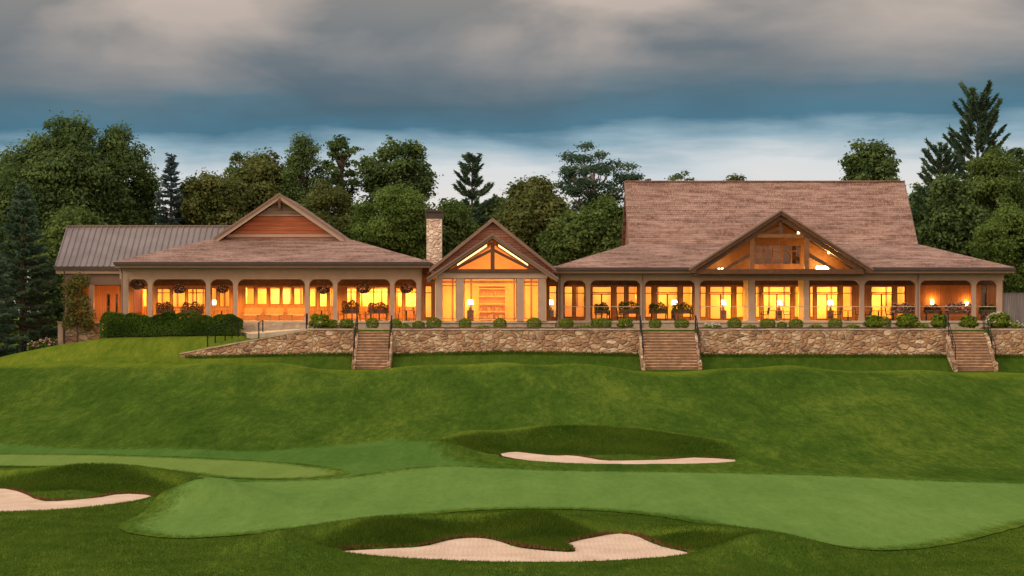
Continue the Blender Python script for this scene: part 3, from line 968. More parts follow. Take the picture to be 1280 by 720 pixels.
for xa, xb, za, zb, nx, bars in lops:
    window(xa, xb, za, zb, YW + .03, nx, [Z(b, YW) for b in bars])
# --- wall behind the main porch: french doors with transoms and sidelights
mops = [(705, 716, 'w'), (719, 731, 'w'), (739, 765, 'd'), (770, 781, 'w'), (785, 797, 'w'), (806, 815, 'w'), (820, 848.5, 'd'), (853, 866, 'w'), (875, 883, 'w'),
        (887, 915, 'd'), (920, 931, 'w'), (944, 950, 'w'), (953.5, 989, 'd'), (992.5, 1000, 'w'), (1012, 1017, 'w'), (1020, 1048, 'd'), (1053, 1066, 'w'),
        (1088, 1116, 'd'), (1121, 1132, 'w'), (1227, 1234, 'w')]
mo = [(X(a, YW), X(b, YW), FL + (.02 if k == 'd' else .22), Z(357.5, YW)) for a, b, k in mops]
wall_open(X(696, YW), X(1254, YW), FL, WT, YW, YW + .2, mo, 'wood_wall')
for (xa, xb, za, zb), (a, b, k) in zip(mo, mops):
    tz = Z(366.5, YW)
    if k == 'd':
        window(xa, xb, tz + .02, zb, YW + .03, 1, (), .07)
        window(xa, xb, za, tz - .02, YW + .03, 2, (), .085, name='door', handle=True)
    else:
        window(xa, xb, za, zb, YW + .03, 1, (tz,), .06)

# --- rooms behind the walls
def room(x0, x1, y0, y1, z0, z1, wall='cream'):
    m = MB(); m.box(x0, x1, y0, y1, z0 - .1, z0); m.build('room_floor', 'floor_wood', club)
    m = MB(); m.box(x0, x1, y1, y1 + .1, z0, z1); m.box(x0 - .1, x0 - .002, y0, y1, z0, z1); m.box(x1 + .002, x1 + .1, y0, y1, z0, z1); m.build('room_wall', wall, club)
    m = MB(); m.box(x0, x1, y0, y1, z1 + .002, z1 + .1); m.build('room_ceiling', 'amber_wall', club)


WARM = (1.0, .51, .115)
def area(x, y, z, sx, sy, p, colr=WARM):
    d = bpy.data.lights.new('ceiling_lamp_light', 'AREA'); d.shape = 'RECTANGLE'; d.size = sx; d.size_y = sy; d.energy = p; d.color = colr
    o = bpy.data.objects.new('ceiling_lamp_light', d); col.objects.link(o); o.location = (x, y, z); o.parent = None
    return o


def point(x, y, z, p, colr=WARM, r=.12):
    d = bpy.data.lights.new('lamp_light', 'POINT'); d.shadow_soft_size = r; d.energy = p; d.color = colr
    o = bpy.data.objects.new('lamp_light', d); col.objects.link(o); o.location = (x, y, z)
    return o


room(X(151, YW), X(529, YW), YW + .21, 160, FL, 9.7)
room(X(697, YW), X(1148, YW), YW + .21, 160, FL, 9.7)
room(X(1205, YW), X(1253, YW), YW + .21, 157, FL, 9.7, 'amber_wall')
# inner dividers and dressers give the lit windows something to show
dv = MB()
for px, w in ((262, .15), (299, .3), (427, .2), (736, .2), (800, .2), (869, .2), (1082, .2)):
    x = X(px, 156.2); dv.box(x - w, x + w, 155.4, 158.5, FL + .002, 9.69)
dv.build('room_partition', 'amber_wall', club)
for i in range(6):
    area(X(175 + i * 64, 156.3), 156.4, 9.62, 2.6, 2.2, (260, 400, 440, 450, 400, 430)[i])
for i in range(7):
    area(X(728 + i * 66, 156.3), 156.4, 9.62, 2.4, 2.2, (130, 190, 270, 330, 330, 260, 200)[i])

# dark header beams over the porch windows
MB().box(X(151, YW), X(529, YW), YW - .09, YW - .004, Z(357, YW), Z(351, YW) + .25).build('header_beam', 'timber', club)
MB().box(X(697, YW), X(1253, YW), YW - .09, YW - .004, Z(356.5, YW), Z(351, YW) + .2).build('header_beam', 'timber', club)
for px in (933.5, 1002):
    x = X(px, 152.2); MB().box(x - .22, x + .22, 152.0, 152.4, FL + .002, Z(350, PF) + .238).build('pillar', 'cream', club)
# wainscot, pictures and wall lamps on the back walls of the rooms
for a, b in ((152, 528),):
    MB().box(X(a, YW), X(b, YW), 159.9, 159.99, FL + .003, FL + 1.05).build('wainscot', 'wood_wall', club)
    MB().box(X(a, YW), X(b, YW), 159.88, 159.99, FL + 2.35, FL + 2.55).build('picture_rail', 'wood_wall', club)
rg = random.Random(3)
for px in (180, 205, 225, 246, 268, 312, 327, 343, 359, 373, 391, 404, 440, 458, 476, 499, 513, 712, 752, 790, 827, 843, 893, 909, 961, 981, 1027, 1042, 1095, 1110):
    x = X(px, 159.8) + rg.uniform(-.2, .2); z = FL + rg.uniform(1.35, 2.2)
    if rg.random() < .6:
        point(x, 159.3, z, rg.uniform(40, 110) * (.5 if 700 < px < 800 else 1), (1, .60, .16), .08)
    else:
        point(x, 158.2, z, rg.uniform(25, 60), (1, .55, .14), .08)
    if rg.random() < .3 and px < 600:
        m = MB(); w = rg.uniform(.35, .7); y = rg.uniform(157, 158.6)
        m.box(x - w, x + w, y, y + .5, FL + .003, FL + .45); m.box(x - w, x + w, y + .38, y + .5, FL + .45, FL + .85); m.build('settee', 'cushion', club)

# panelled trim on the back walls of the rooms
for a, b in ((155, 526), (700, 1146)):
    m = MB(); q = X(a, YW) + .2
    while q < X(b, YW) - .3:
        m.box(q, q + .13, 159.93, 159.995, FL + 1.06, 9.6); q += rg.choice((.8, 1.15, 1.5))
    m.box(X(a, YW), X(b, YW), 159.92, 159.99, FL + 2.9, FL + 3.02); m.build('wall_panelling', 'timber_light', club)
m = MB()
for px in (566, 578, 589, 643, 652, 664): x = X(px, 155.4); m.box(x - .06, x + .06, 155.44, 155.497, FL + .003, 9.9)
m.box(X(552, 155.4), X(674, 155.4), 155.42, 155.437, FL + 2.75, FL + 2.9); m.build('wall_panelling', 'timber_light', club)
# porch ceiling lights: a small drum each, one lamp under it
pcl = 0
for px, p in ((172, 55), (224, 80), (278, 60), (318, 90), (362, 90), (402, 60), (455, 85), (508, 70), (768, 10), (838, 20), (905, 90), (973, 150), (1042, 90), (1112, 22)):
    x = X(px, 151.8); z = (Z(349, PF) + .28) if px < 600 else (Z(350, PF) + .24)
    m = MB(); m.lathe([(.13, 0), (.15, -.03), (.15, -.11), (.06, -.13)], (x, 151.8, z - .002), 12); m.build('porch_light', 'lamp_glow', club)
    d = bpy.data.lights.new('porch_lamp_light', 'SPOT'); d.energy = p * (13 if px < 600 else 7.5); d.color = (1, .50, .11); d.spot_size = R(140); d.spot_blend = .7; d.shadow_soft_size = .1
    o = bpy.data.objects.new('porch_lamp_light', d); col.objects.link(o); o.location = (x, 151.8, z - .18)
# wall lamps in the right-hand porch
for px, py in ((1165, 377), (1208, 379)):
    x, z = X(px, YW), Z(py, YW)
    m = MB(); m.box(x - .1, x + .1, YW - .14, YW - .003, z - .2, z + .1); m.build('wall_lamp', 'lamp_glow', club)
    point(x, YW - .32, z + .12, 60, (1, .40, .08), .05)
point(X(139, 154.8), 154.8, 7.6, 110, (1, .42, .16)); point(X(118, 155), 155, 7.6, 50, (1, .42, .16))  # added fill lights that brighten the side porch wall, no fixture there

# --- main roof
mb_y = 154.0; mbz = Z(305, mb_y); rdY = 159.4; rdz = Z(227, rdY)
mXL, mXR = X(690, YE), X(1268, YE); bXL, bXR = 8.5, 29.47
cx, cap_, cft, chw = 18.8, Z(263, 148.2), Z(337, 148.2), 6.33
csl = (cap_ - cft) / chw
vu = (cap_ - mbz) / csl
ve0 = (cap_ - me_) / csl
roof_part([[(mXL, YE, me_), (cx - ve0, YE, me_), (cx - vu, mb_y, mbz), (bXL, mb_y, mbz)],
           [(mXL, YE, me_), (bXL, mb_y, mbz), (bXL, YR, mbz), (mXL, YR, me_)]], 'porch_roof', 'shake', label='low shake roof left of the open timber gable')
roof_part([[(cx + ve0, YE, me_), (mXR, YE, me_), (bXR, mb_y, mbz), (cx + vu, mb_y, mbz)],
           [(mXR, YE, me_), (bXR, mb_y, mbz), (bXR, YR, mbz), (mXR, YR, me_)]], 'porch_roof', 'shake', label='low shake roof right of the open timber gable')
usl = (rdz - mbz) / (rdY - mb_y)
rY = mb_y + (cap_ - mbz) / usl
ub = rdY + (rdY - mb_y)
roof_part([[(bXL, mb_y + .003, mbz), (cx - vu, mb_y + .003, mbz), (cx, rY, cap_), (cx, rdY, rdz), (bXL, rdY, rdz)],
           [(cx + vu, mb_y + .003, mbz), (bXR, mb_y + .003, mbz), (bXR, rdY, rdz), (cx, rdY, rdz), (cx, rY, cap_)],
           [(bXL, rdY, rdz), (bXR, rdY, rdz), (bXR, ub, mbz), (bXL, ub, mbz)]], 'main_roof', 'shake', .2, label='tall steep shake roof')
m = MB(); m.box(bXL, bXR, rdY - .14, rdY + .14, rdz - .02, rdz + .07); m.build('ridge_cap', 'shake', club)
for s, xx in ((1, bXL + .25), (-1, bXR - .25)):
    m = MB(); m.yz([(mb_y + .3, mbz - .2), (rdY, rdz - .28), (ub - .3, mbz - .2)], xx, xx + s * .15); m.build('gable_end_wall', 'shingle_wall', club)
m = MB()
for xx in (bXL - .06, bXR - .04):
    m.yz([(mb_y + .05, mbz - .05), (rdY, rdz + .02), (rdY, rdz - .28), (mb_y + .05, mbz - .33)], xx, xx + .1)
m.build('bargeboard', 'fascia', club)
# front gable of the main block
gy0 = 148.2
roof_part([[(cx, gy0, cap_), (cx - chw, gy0, cft), (cx - ve0 - .02, YE + .002, me_), (cx - vu, mb_y, mbz), (cx, rY, cap_)],
           [(cx, gy0, cap_), (cx + chw, gy0, cft), (cx + ve0 + .02, YE + .002, me_), (cx + vu, mb_y, mbz), (cx, rY, cap_)]], 'gable_roof', 'shake', .14, label='shake roof of the open timber gable')
rakes(cx, cap_, cft, chw + .05, gy0 - .12, gy0 - .004, .26, mat='timber')
rakes(cx, cap_ + .03, cft + .03, chw + .12, gy0 - .2, gy0 - .124, .13, 'rake_trim', 'fascia', -.02)


def gz_in(z, off): return (cap_ - off - z) / csl


tb0, tb1 = Z(342.5, 148.5), Z(336.5, 148.5)
m = MB(); m.box(cx - gz_in(tb1, .3), cx + gz_in(tb1, .3), 148.3, 148.75, tb0, tb1); m.build('tie_beam', 'timber', club)
m = MB()
for s in (-1, 1):
    z_ = tb1 + .003; m.xz([(cx, cap_ - .30), (cx + s * gz_in(z_, .30), z_), (cx + s * gz_in(z_, .66), z_), (cx, cap_ - .66)], 148.35, 148.7)
m.build('rafter', 'timber', club)
c0, c1 = Z(297, 148.5), Z(292.5, 148.5)
m = MB(); m.box(cx - gz_in(c0, .8), cx + gz_in(c0, .8), 148.4, 148.68, c0, c1); m.build('collar_beam', 'frame_wood', club)
for px in (940, 1008.5):
    x = X(px, 148.5); m = MB(); m.box(x - .16, x + .16, 148.42, 148.66, tb1 + .003, c0 - .003); m.build('post', 'frame_wood', club)
m = MB(); m.box(cx - .13, cx + .13, 148.42, 148.66, c1 + .003, cap_ - .8)
m.xz([(cx - .13, c1 + .25), (cx - 1.0, c1 + .003), (cx - 1.25, c1 + .003), (cx - .13, c1 + .5)], 148.45, 148.6)
m.build('king_post', 'timber', club)
for s in (-1, 1):
    xp = X(940, 148.5) if s < 0 else X(1008.5, 148.5)
    xq = xp + s * 1.75; m = MB(); m.xz([(xp + s * .17, tb1 + 1.15), (xp + s * .17, tb1 + .85), (xq, tb1 + .004), (xq + s * .32, tb1 + .004)], 148.45, 148.6)
    m.build('brace', 'timber', club)
# timber ceiling, purlins and recessed back wall with the clerestory window
m = MB()
for s in (-1, 1):
    m.xz([(cx, cap_ - .2), (cx + s * (chw - .45), cap_ - .2 - csl * (chw - .45)), (cx + s * (chw - .45), cap_ - .24 - csl * (chw - .45)), (cx, cap_ - .24)], 148.3, 152.2)
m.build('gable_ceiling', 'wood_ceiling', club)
m = MB()
for s in (-1, 1):
    for q in (149.6, 150.9):
        z_ = tb1; m.xz([(cx, cap_ - .26), (cx + s * gz_in(z_, .26), z_), (cx + s * gz_in(z_, .55), z_), (cx, cap_ - .55)], q, q + .16)
m.build('purlin', 'timber', club)
bw = 152.0
m = MB(); m.box(cx - 6, cx + 6, 148.76, bw + .3, tb0 - .1, tb0 - .004); m.build('gable_deck', 'wood_ceiling', club)
wx0, wx1 = X(943, bw), X(1001, bw)
wz0, wz1 = Z(331, bw), Z(306, bw)
m = MB()
z_ = tb0
def tri(z, off=.24): return (cap_ - off - z) / csl
m.xz([(cx - tri(z_), z_), (wx0, z_), (wx0, cap_ - .24 - csl * (cx - wx0)), ], bw, bw + .15)
m.xz([(wx1, z_), (cx + tri(z_), z_), (wx1, cap_ - .24 - csl * (wx1 - cx))], bw, bw + .15)
m.box(wx0 + .002, wx1 - .002, bw, bw + .15, z_, wz0); m.xz([(wx0 + .002, wz1), (wx1 - .002, wz1), (wx1 - .002, cap_ - .24 - csl * (wx1 - cx)), (cx, cap_ - .24), (wx0 + .002, cap_ - .24 - csl * (cx - wx0))], bw, bw + .15)
m.build('gable_wall', 'frame_wood', club)
window(wx0, wx1, wz0, wz1, bw + .02, 5, (Z(314, bw),), .07)
m = MB(); m.box(wx0 - .4, wx1 + .4, bw + 1.2, bw + 1.3, tb0, wz1 + .4); m.box(wx0 - .4, wx1 + .4, bw + .16, bw + 1.2, tb0 - .05, tb0); m.build('loft_wall', 'frame_wood', club)
point(cx, bw + .75, wz1 - .1, 4); point(cx - 1.2, 150.9, tb1 + .15, 75, (1, .45, .10)); point(cx + 1.2, 150.9, tb1 + .15, 75, (1, .45, .10))
for s, px, py, d_ in ((1, 998, 292, 148.55), (1, 1036, 316, 148.55)):
    u = abs(X(px, d_) - cx); z = cap_ - .80 - csl * u; x = cx + s * u
    m = MB(); m.lathe([(.07, .16), (.085, .0)], (x, d_, z), 12); m.build('can_light', 'bulb', club)
    point(x, d_ + .25, z - .15, 16, (1, .46, .11))
for px, p in ((903, 120), (1028, 330)):
    x = X(px, 150.6); m = MB(); k_ = 1.0 if px > 1000 else .5
    for q_ in (-.3, 0, .3): m.lathe([(.10 * k_, 0), (.17 * k_, .05 * k_), (.15 * k_, .32 * k_), (.1 * k_, .36 * k_)], (x + q_ * (1.0 if px > 1000 else .8), 150.6 + .05 * q_, tb1 - .06), 12)
    m.build('uplight', 'bulb', club)
    point(x, 150.6, tb0 + .75, p, (1, .50, .12))

# --- entrance pavilion
pcx = X(616, 148.5)
oa, of_, oh = Z(272, 148.3), Z(335.5, 148.3), 4.40
ia, if_, ih = Z(293, 146.6), Z(348, 146.6), 4.45
osl, isl = (oa - of_) / oh, (ia - if_) / ih
roof_part([[(pcx, 148.3, oa), (pcx + s * oh, 148.3, of_), (pcx + s * oh, 163, of_), (pcx, 163, oa)] for s in (-1, 1)], 'gable_roof', 'shake', label='shake roof of the entrance pavilion')
roof_part([[(pcx, 146.6, ia), (pcx + s * ih, 146.6, if_), (pcx + s * ih, 148.9, if_), (pcx, 148.9, ia)] for s in (-1, 1)], 'entry_roof', 'shake', .14, label='small gable roof projecting over the entrance')
rakes(pcx, oa, of_, oh + .04, 148.18, 148.296, .24, mat='fascia')
rakes(pcx, ia, if_, ih + .04, 146.48, 146.596, .22, mat='fascia')
rakes(pcx, ia + .03, if_ + .03, ih + .1, 146.4, 146.476, .14, 'rake_trim', 'fascia', -.02)
m = MB()   # shingled wall showing between the two gables
for s in (-1, 1):
    m.xz([(pcx, oa - .25), (pcx + s * (oh - .1), of_ - .17), (pcx + s * (oh - .1), of_ - .9), (pcx + s * (ih - .5), ia - .2 - isl * (ih - .5)), (pcx, ia - .15)], 148.6, 148.75)
m.build('gable_wall', 'shingle_wall', club)
m = MB()
pb0, pb1 = Z(348, 147.1), Z(338, 147.1)
m.box(X(546, 147.1), X(684, 147.1), 146.95, 147.4, pb0, pb1); m.build('entry_beam', 'taupe', club)
for px, w in ((549, .46), (575, .52), (650.5, .5), (677.5, .48)):
    x = X(px, 147.2); m = MB(); m.box(x - w / 2, x + w / 2, 147.0, 147.38, FL - .02, pb0 - .003); m.build('column', 'taupe', club)
m = MB(); m.box(pcx - .14, pcx + .14, 146.72, 146.92, pb1 - .1, ia - .55); m.build('king_post', 'timber', club)
m = MB()
def iz(z, off): return (ia - off - z) / isl
for s in (-1, 1):
    z_ = pb1 - .1; m.xz([(pcx, ia - .20), (pcx + s * iz(z_, .20), z_), (pcx + s * iz(z_, .36), z_), (pcx, ia - .36)], 146.7, 146.94)
    m.xz([(pcx + s * .14, 11.36), (pcx + s * 2.85, pb1 + .065), (pcx + s * 2.5, pb1 + .065), (pcx + s * .14, 11.14)], 146.75, 146.9)
m.build('rafter', 'timber', club)
m = MB(); m.box(pcx - 3.8, pcx + 3.8, 146.74, 146.92, pb1 - .12, pb1 + .06); m.build('tie_beam', 'timber', club)
m = MB()
for s in (-1, 1):
    m.xz([(pcx, ia - .2), (pcx + s * (ih - .3), ia - .2 - isl * (ih - .3)), (pcx + s * (ih - .3), ia - .25 - isl * (ih - .3)), (pcx, ia - .25)], 146.7, 155.5)
m.build('vault_ceiling', 'amber_wall', club)
m = MB()                                                            # lit strips tucked along the vault
for s in (-1, 1):
    a, b = .40, 2.45
    m.xz([(pcx + s * a, ia - .40 - isl * a), (pcx + s * b, ia - .38 - isl * b), (pcx + s * b, ia - .48 - isl * b), (pcx + s * a, ia - .54 - isl * a)], 147.0, 147.18)
m.build('strip_light', 'strip_glow', club)
# glazing of the hall front
for a, b in ((552.5, 570.5), (580, 646), (655.5, 673.5)):
    window(X(a, 147.3), X(b, 147.3), FL + .12, pb0 - .004, 147.22, 1, (Z(357, 147.3),) if b - a < 40 else (), .05, 'timber_light')
f = MB(); z_ = pb1 + .003
for s in (-1, 1): f.xz([(pcx, ia - .6), (pcx + s * iz(z_, .6), z_), (pcx + s * .07, z_), (pcx + s * .07, ia - .66)], 147.25, 147.26)
o = f.build('pane', 'glass', club)
# hall
hx0, hx1 = X(546, 148), X(681, 148)
m = MB(); m.box(hx0, hx1, 147.45, 156, FL - .1, FL - .003); m.build('room_floor', 'floor_wood', club)
m = MB(); m.xz([(hx0, FL), (hx1, FL), (hx1, ia - .3 - isl * (hx1 - pcx)), (pcx, ia - .3), (hx0, ia - .3 - isl * (pcx - hx0))], 155.5, 155.6)
m.box(hx0 - .1, hx0 - .002, 147.5, 155.5, FL, 9.6); m.box(hx1 + .002, hx1 + .1, 147.5, 155.5, FL, 9.6); m.build('room_wall', 'cream', club)
m = MB()
for q in (149.5, 151.5, 153.5):
    m.box(pcx - 3.6, pcx + 3.6, q, q + .18, pb1 - .05, pb1 + .15)
    for s in (-1, 1): m.xz([(pcx, ia - .27), (pcx + s * 3.4, ia - .27 - isl * 3.4), (pcx + s * 3.4, ia - .5 - isl * 3.4), (pcx, ia - .5)], q, q + .18)
m.build('roof_truss', 'timber_light', club)
for y in (149.3, 152.6):
    area(pcx - 1.6, y, 9.75, 2.2, 2.2, 200); area(pcx + 1.6, y, 9.75, 2.2, 2.2, 200)
point(pcx, 150.5, 10.4, 60); point(pcx, 153.8, 10.4, 60); point(pcx - 2.3, 154.5, 7.6, 80); point(pcx + 2.2, 153.5, 8.2, 90)
# links on both sides of the hall
for a, b, pa, pb_ in ((527, 547, 531, 540), (681, 701, 686, 696)):
    ly = 150.6
    op = [(X(pa, ly), X(pb_, ly), FL + .2, Z(357, ly))]
    wall_open(X(a, ly) - .1, X(b, ly) + .1, FL, 10.2, ly, ly + .2, op, 'wood_wall')
    window(*op[0], ly + .03, 1, (Z(366, ly),), .06)
    m = MB(); m.box(X(a, ly) - .1, X(b, ly) + .1, ly + 2.2, ly + 2.3, FL, 10.1); m.box(X(a, ly) - .1, X(b, ly) + .1, ly + .21, ly + 2.2, FL - .1, FL - .007); m.build('room_wall', 'cream', club)
    point(X((a + b) / 2, ly), ly + 1.0, 9.0, 70)
    m = MB(); m.slab([(X(a, ly) - .3, 149.2, 10.25), (X(b, ly) + .3, 149.2, 10.25), (X(b, ly) + .3, 153, 10.3), (X(a, ly) - .3, 153, 10.3)], .14); m.build('link_roof', 'shake', club)
# chimney
cy = 157.0; hx = X(543, cy); cw = 10 * cy / F
m = MB(); m.box(hx - cw + .03, hx + cw - .03, cy - .55, cy + .55, 9.5, Z(274, cy)); ch = m.build('chimney', 'chimney_stone', club, label='pale stone chimney with a black cap')
m = MB(); t0, t1 = Z(274, cy), Z(263, cy)
m.box(hx - cw + .08, hx + cw - .08, cy - .45, cy + .45, t0 + .002, t1 - .12); m.box(hx - cw - .04, hx + cw + .04, cy - .62, cy + .62, t1 - .12, t1)
for s in (-1, 1):
    for q in (-.5, .42): m.box(hx + s * cw - .06, hx + s * cw + .06, cy + q, cy + q + .08, t0 + .002, t1 - .122)
m.build('chimney_cap', 'gutter', ch)
# railing of the main porch
for a, b in zip(MC[:-1], MC[1:]):
    if a in (803,): continue
    x0, x1 = X(a, PF) + .2, X(b, PF) - .2
    m = MB(); m.tube((x0 - .04, PF, FL + 1.0), (x1 + .04, PF, FL + 1.0), .028)
    for q in (.35, .7): m.tube((x0 - .04, PF, FL + q), (x1 + .04, PF, FL + q), .004, k=5)
    m.build('porch_railing', 'rail_light', club)
# steps up to the wide bay of the left porch
ps = empty('porch_steps', (X(342, 148), 148.4, TERR - .4), 'broad low stone steps leading to the middle bay of the left porch', 'steps')
m = MB()
sx0, sx1 = X(300, 148), X(384, 148)
for i in range(4):
    m.box(sx0, sx1, 149.48 - .36 * (i + 1), 149.48 - .36 * i - .002, 4.9, FL - .02 - .15 * (i + 1) + .01)
m.build('tread', 'cap_stone', ps)

# ------------------------------------------------------------------ retaining walls, stairs, beds
STAIRS = [(446.5, 485.5), (804.5, 870), (1190, 1235)]
def ret_wall(pa, pb, label, taper=False):
    e = empty('retaining_wall', (X((pa + pb) / 2, WALL_Y), WALL_Y, 4.2), label, 'stone wall', 'stone retaining walls below the terrace')
    x0, x1 = X(pa, WALL_Y), X(pb, WALL_Y)
    rng = random.Random(int(pa)); m = MB(); cpm = MB()
    if taper:
        xk = X(388, WALL_Y)
        def top(x): return 4.15 + (TERR - .03 - 4.15) * min(1, max(0, (x - x0) / (xk - x0)))
    else:
        def top(x): return TERR - .03
    # split into lengths so the top can taper and the face can wander a little
    n = max(2, int((x1 - x0) / .9)); q = np.linspace(x0, x1, n + 1)
    fv = []
    for i, x in enumerate(q):
        fo = rng.uniform(-.03, .03)
        fv += [(x, 142.78 + fo * .5, 3.0), (x, 142.86 + fo, top(x)), (x, 143.6, top(x)), (x, 143.6, 3.0)]
    ff = []
    for i in range(n):
        a = i * 4; b = a + 4
        ff += [(a, b, b + 1, a + 1), (a + 1, b + 1, b + 2, a + 2), (a + 2, b + 2, b + 3, a + 3)]
    ff += [(0, 1, 2, 3), (n * 4 + 3, n * 4 + 2, n * 4 + 1, n * 4)]
    m.add(fv, ff); m.build('masonry', 'rubble', e)
    x = x0
    while x < x1 - .05:
        w = min(rng.uniform(.5, 1.1), x1 - x); o_ = rng.uniform(-.03, .03)
        z0, z1 = top(x), top(x + w)
        cpm.ext([(x + .01, 142.80 + o_, z0 + .002), (x + w - .01, 142.80 + o_, z1 + .002), (x + w - .01, 143.62, z1 + .002), (x + .01, 143.62, z0 + .002)], (0, 0, .085 + rng.uniform(-.02, .02)))
        x += w
    cpm.build('coping', 'cap_stone', e)
    return e


ret_wall(225, 442, 'rubble stone retaining wall tapering down into the lawn below the left porch', True)
ret_wall(490, 800, 'rubble stone retaining wall below the entrance pavilion between two stairs')
ret_wall(874.5, 1186, 'rubble stone retaining wall below the large timber gable')
ret_wall(1239, 1420, 'rubble stone retaining wall beyond the stair at the right edge')


def stair(pa, pb, label):
    x0, x1 = X(pa, 142), X(pb, 142)
    e = empty('stone_stairs', ((x0 + x1) / 2, 140.4, 3.25), label, 'stairs', 'stone stairs through the retaining wall')
    n = 14; y0, z0 = 140.35, 3.22; run = (143.62 - y0) / n; rise = (TERR + .05 - z0) / n
    m = MB(); ed = MB()
    for i in range(n):
        m.box(x0, x1, y0 + run * i, y0 + run * (i + 1) + (.0 if i < n - 1 else .2) - .001, 2.6, z0 + rise * (i + 1) - .055)
        ed.box(x0 + .01, x1 - .01, y0 + run * i - .035, y0 + run * (i + 1) - .04, z0 + rise * (i + 1) - .053, z0 + rise * (i + 1))
    m.build('riser', 'step_edge', e); ed.build('tread', 'step_stone', e)
    for s, xx in ((-1, x0), (1, x1)):
        c = MB(); xa, xb = (xx - .24, xx - .003) if s < 0 else (xx + .003, xx + .24)
        c.yz([(y0 - .25, 2.6), (y0 - .25, z0 + .42), (y0 + .5, z0 + .52), (142.72, TERR - .42), (143.62, TERR - .02), (143.62, 2.6)], xa, xb)
        c.build('cheek_wall', 'rubble', e)
        h = MB(); hx_ = (xa + xb) / 2
        P = [(y0 - .05, z0 + .6), (141.4, z0 + 1.35), (142.5, TERR - .40), (143.5, TERR)]
        T = [(p[0], p[1] + .95) for p in P]
        for p, t in zip(P, T): h.tube((hx_, p[0], p[1]), (hx_, t[0], t[1]), .028, k=6)
        for a, b in zip(T[:-1], T[1:]): h.tube((hx_, a[0], a[1]), (hx_, b[0], b[1]), .03, k=6)
        for a, b in zip(P[:-1], P[1:]): h.tube((hx_, a[0], a[1] + .5), (hx_, b[0], b[1] + .5), .015, k=6)
        h.tube((hx_, T[-1][0], T[-1][1]), (hx_, T[-1][0] + .5, T[-1][1]), .03, k=6); h.tube((hx_, T[-1][0] + .5, T[-1][1]), (hx_, T[-1][0] + .5, TERR), .028, k=6)
        h.build('handrail', 'black_iron', e)


stair(*STAIRS[0], 'narrow stone stairs with black handrails below the left porch')
stair(*STAIRS[1], 'widest stone stairs, with black handrails, left of the large timber gable')
stair(*STAIRS[2], 'stone stairs with black handrails at the right end of the terrace')


def bed(pa, pb, y0, y1, label):
    x0, x1 = X(pa, y0), X(pb, y0)
    n = max(8, int((x1 - x0) / .35)); mrows = 8
    xs = np.linspace(x0, x1, n); ys = np.linspace(y0, y1, mrows)
    rng = np.random.default_rng(int(pa))
    AX, AY = np.meshgrid(xs, ys)
    edge = np.minimum(np.minimum(AX - x0, x1 - AX) / .4, np.minimum(AY - y0, y1 - AY) / .4).clip(0, 1)
    zz = TERR - .03 + edge * (.13 + rng.uniform(0, .07, AX.shape))
    ii_ = np.arange(AX.size).reshape(AX.shape)
    Qb = np.stack([ii_[:-1, :-1], ii_[:-1, 1:], ii_[1:, 1:], ii_[1:, :-1]], -1).reshape(-1, 4)
    tag(np_mesh('mulch_bed', np.stack([AX.ravel(), AY.ravel(), zz.ravel()], 1), Qb, 'mulch', smooth=True), label, 'flower bed', kind='structure')


bed(392, 443, 143.7, 148.9, 'reddish mulch bed below the right half of the left porch')
bed(491, 799, 143.7, 146.6, 'long reddish mulch bed in front of the entrance pavilion')
bed(874, 1186, 143.7, 148.9, 'reddish mulch bed in front of the main porch')
bed(1240, 1400, 143.7, 148.9, 'mulch bed by the board fence at the right edge')
# pale path in front of the porch steps
tag(MB().add([(X(316, 147), 146.3, 5.45), (X(392, 147), 146.3, 5.86), (X(390, 148), 148.05, 5.86), (X(302, 148), 148.05, 5.6)], [(0, 1, 2, 3)]).ext(
    [(X(316, 147), 146.3, 5.44), (X(392, 147), 146.3, 5.85), (X(390, 148), 148.05, 5.85), (X(302, 148), 148.05, 5.59)], (0, 0, -.3)).build('path', 'concrete', None),
    'pale paved path at the foot of the porch steps', 'path', kind='structure')


# handrail by the sloping wall: five black posts and two shorter ones by the steps
def rail_line(pts, hgt, label):
    e = empty('handrail', (pts[0][0], pts[0][1], gz(*pts[0])), label, 'handrail')
    P = [(x, y, gz(x, y)) for x, y in pts]
    for p in P: MB().tube((p[0], p[1], p[2] - .1), (p[0], p[1], p[2] + hgt), .045, k=8).build('post', 'black_iron', e)
    m = MB()
    for a, b in zip(P[:-1], P[1:]): m.tube((a[0], a[1], a[2] + hgt), (b[0], b[1], b[2] + hgt), .03, k=6); m.tube((a[0], a[1], a[2] + hgt * .5), (b[0], b[1], b[2] + hgt * .5), .015, k=6)
    m.build('rail', 'black_iron', e)


rail_line([(X(a, y), y) for a, y in ((259.5, 143.9), (269, 144.6), (281.5, 145.0), (290, 145.6), (297.5, 146.2))], 1.15, 'black iron handrail stepping up beside the end of the clipped hedge')
rail_line([(X(a, y), y) for a, y in ((323.5, 146.0), (328.5, 147.6))], 1.1, 'short black iron handrail at the left of the broad porch steps')
rail_line([(X(a, y), y) for a, y in ((383, 147.6), (384, 149.0))], 1.1, 'short black iron handrail at the right of the broad porch steps')

# longer grass the mower misses at the foot of the walls and stairs
def acc_foot(x, y, rng):
    ok = np.ones(len(x), bool)
    for a, b in STAIRS: ok &= (x < X(a, 142) - .3) | (x > X(b, 142) + .3)
    return ok
scatter_grass('foot_grass', 'rough_grass', -22, 37, 142.35, 142.84, 16000, .06, .22, .02, acc_foot, 'unmown tufts of grass along the foot of the stone walls', 31)

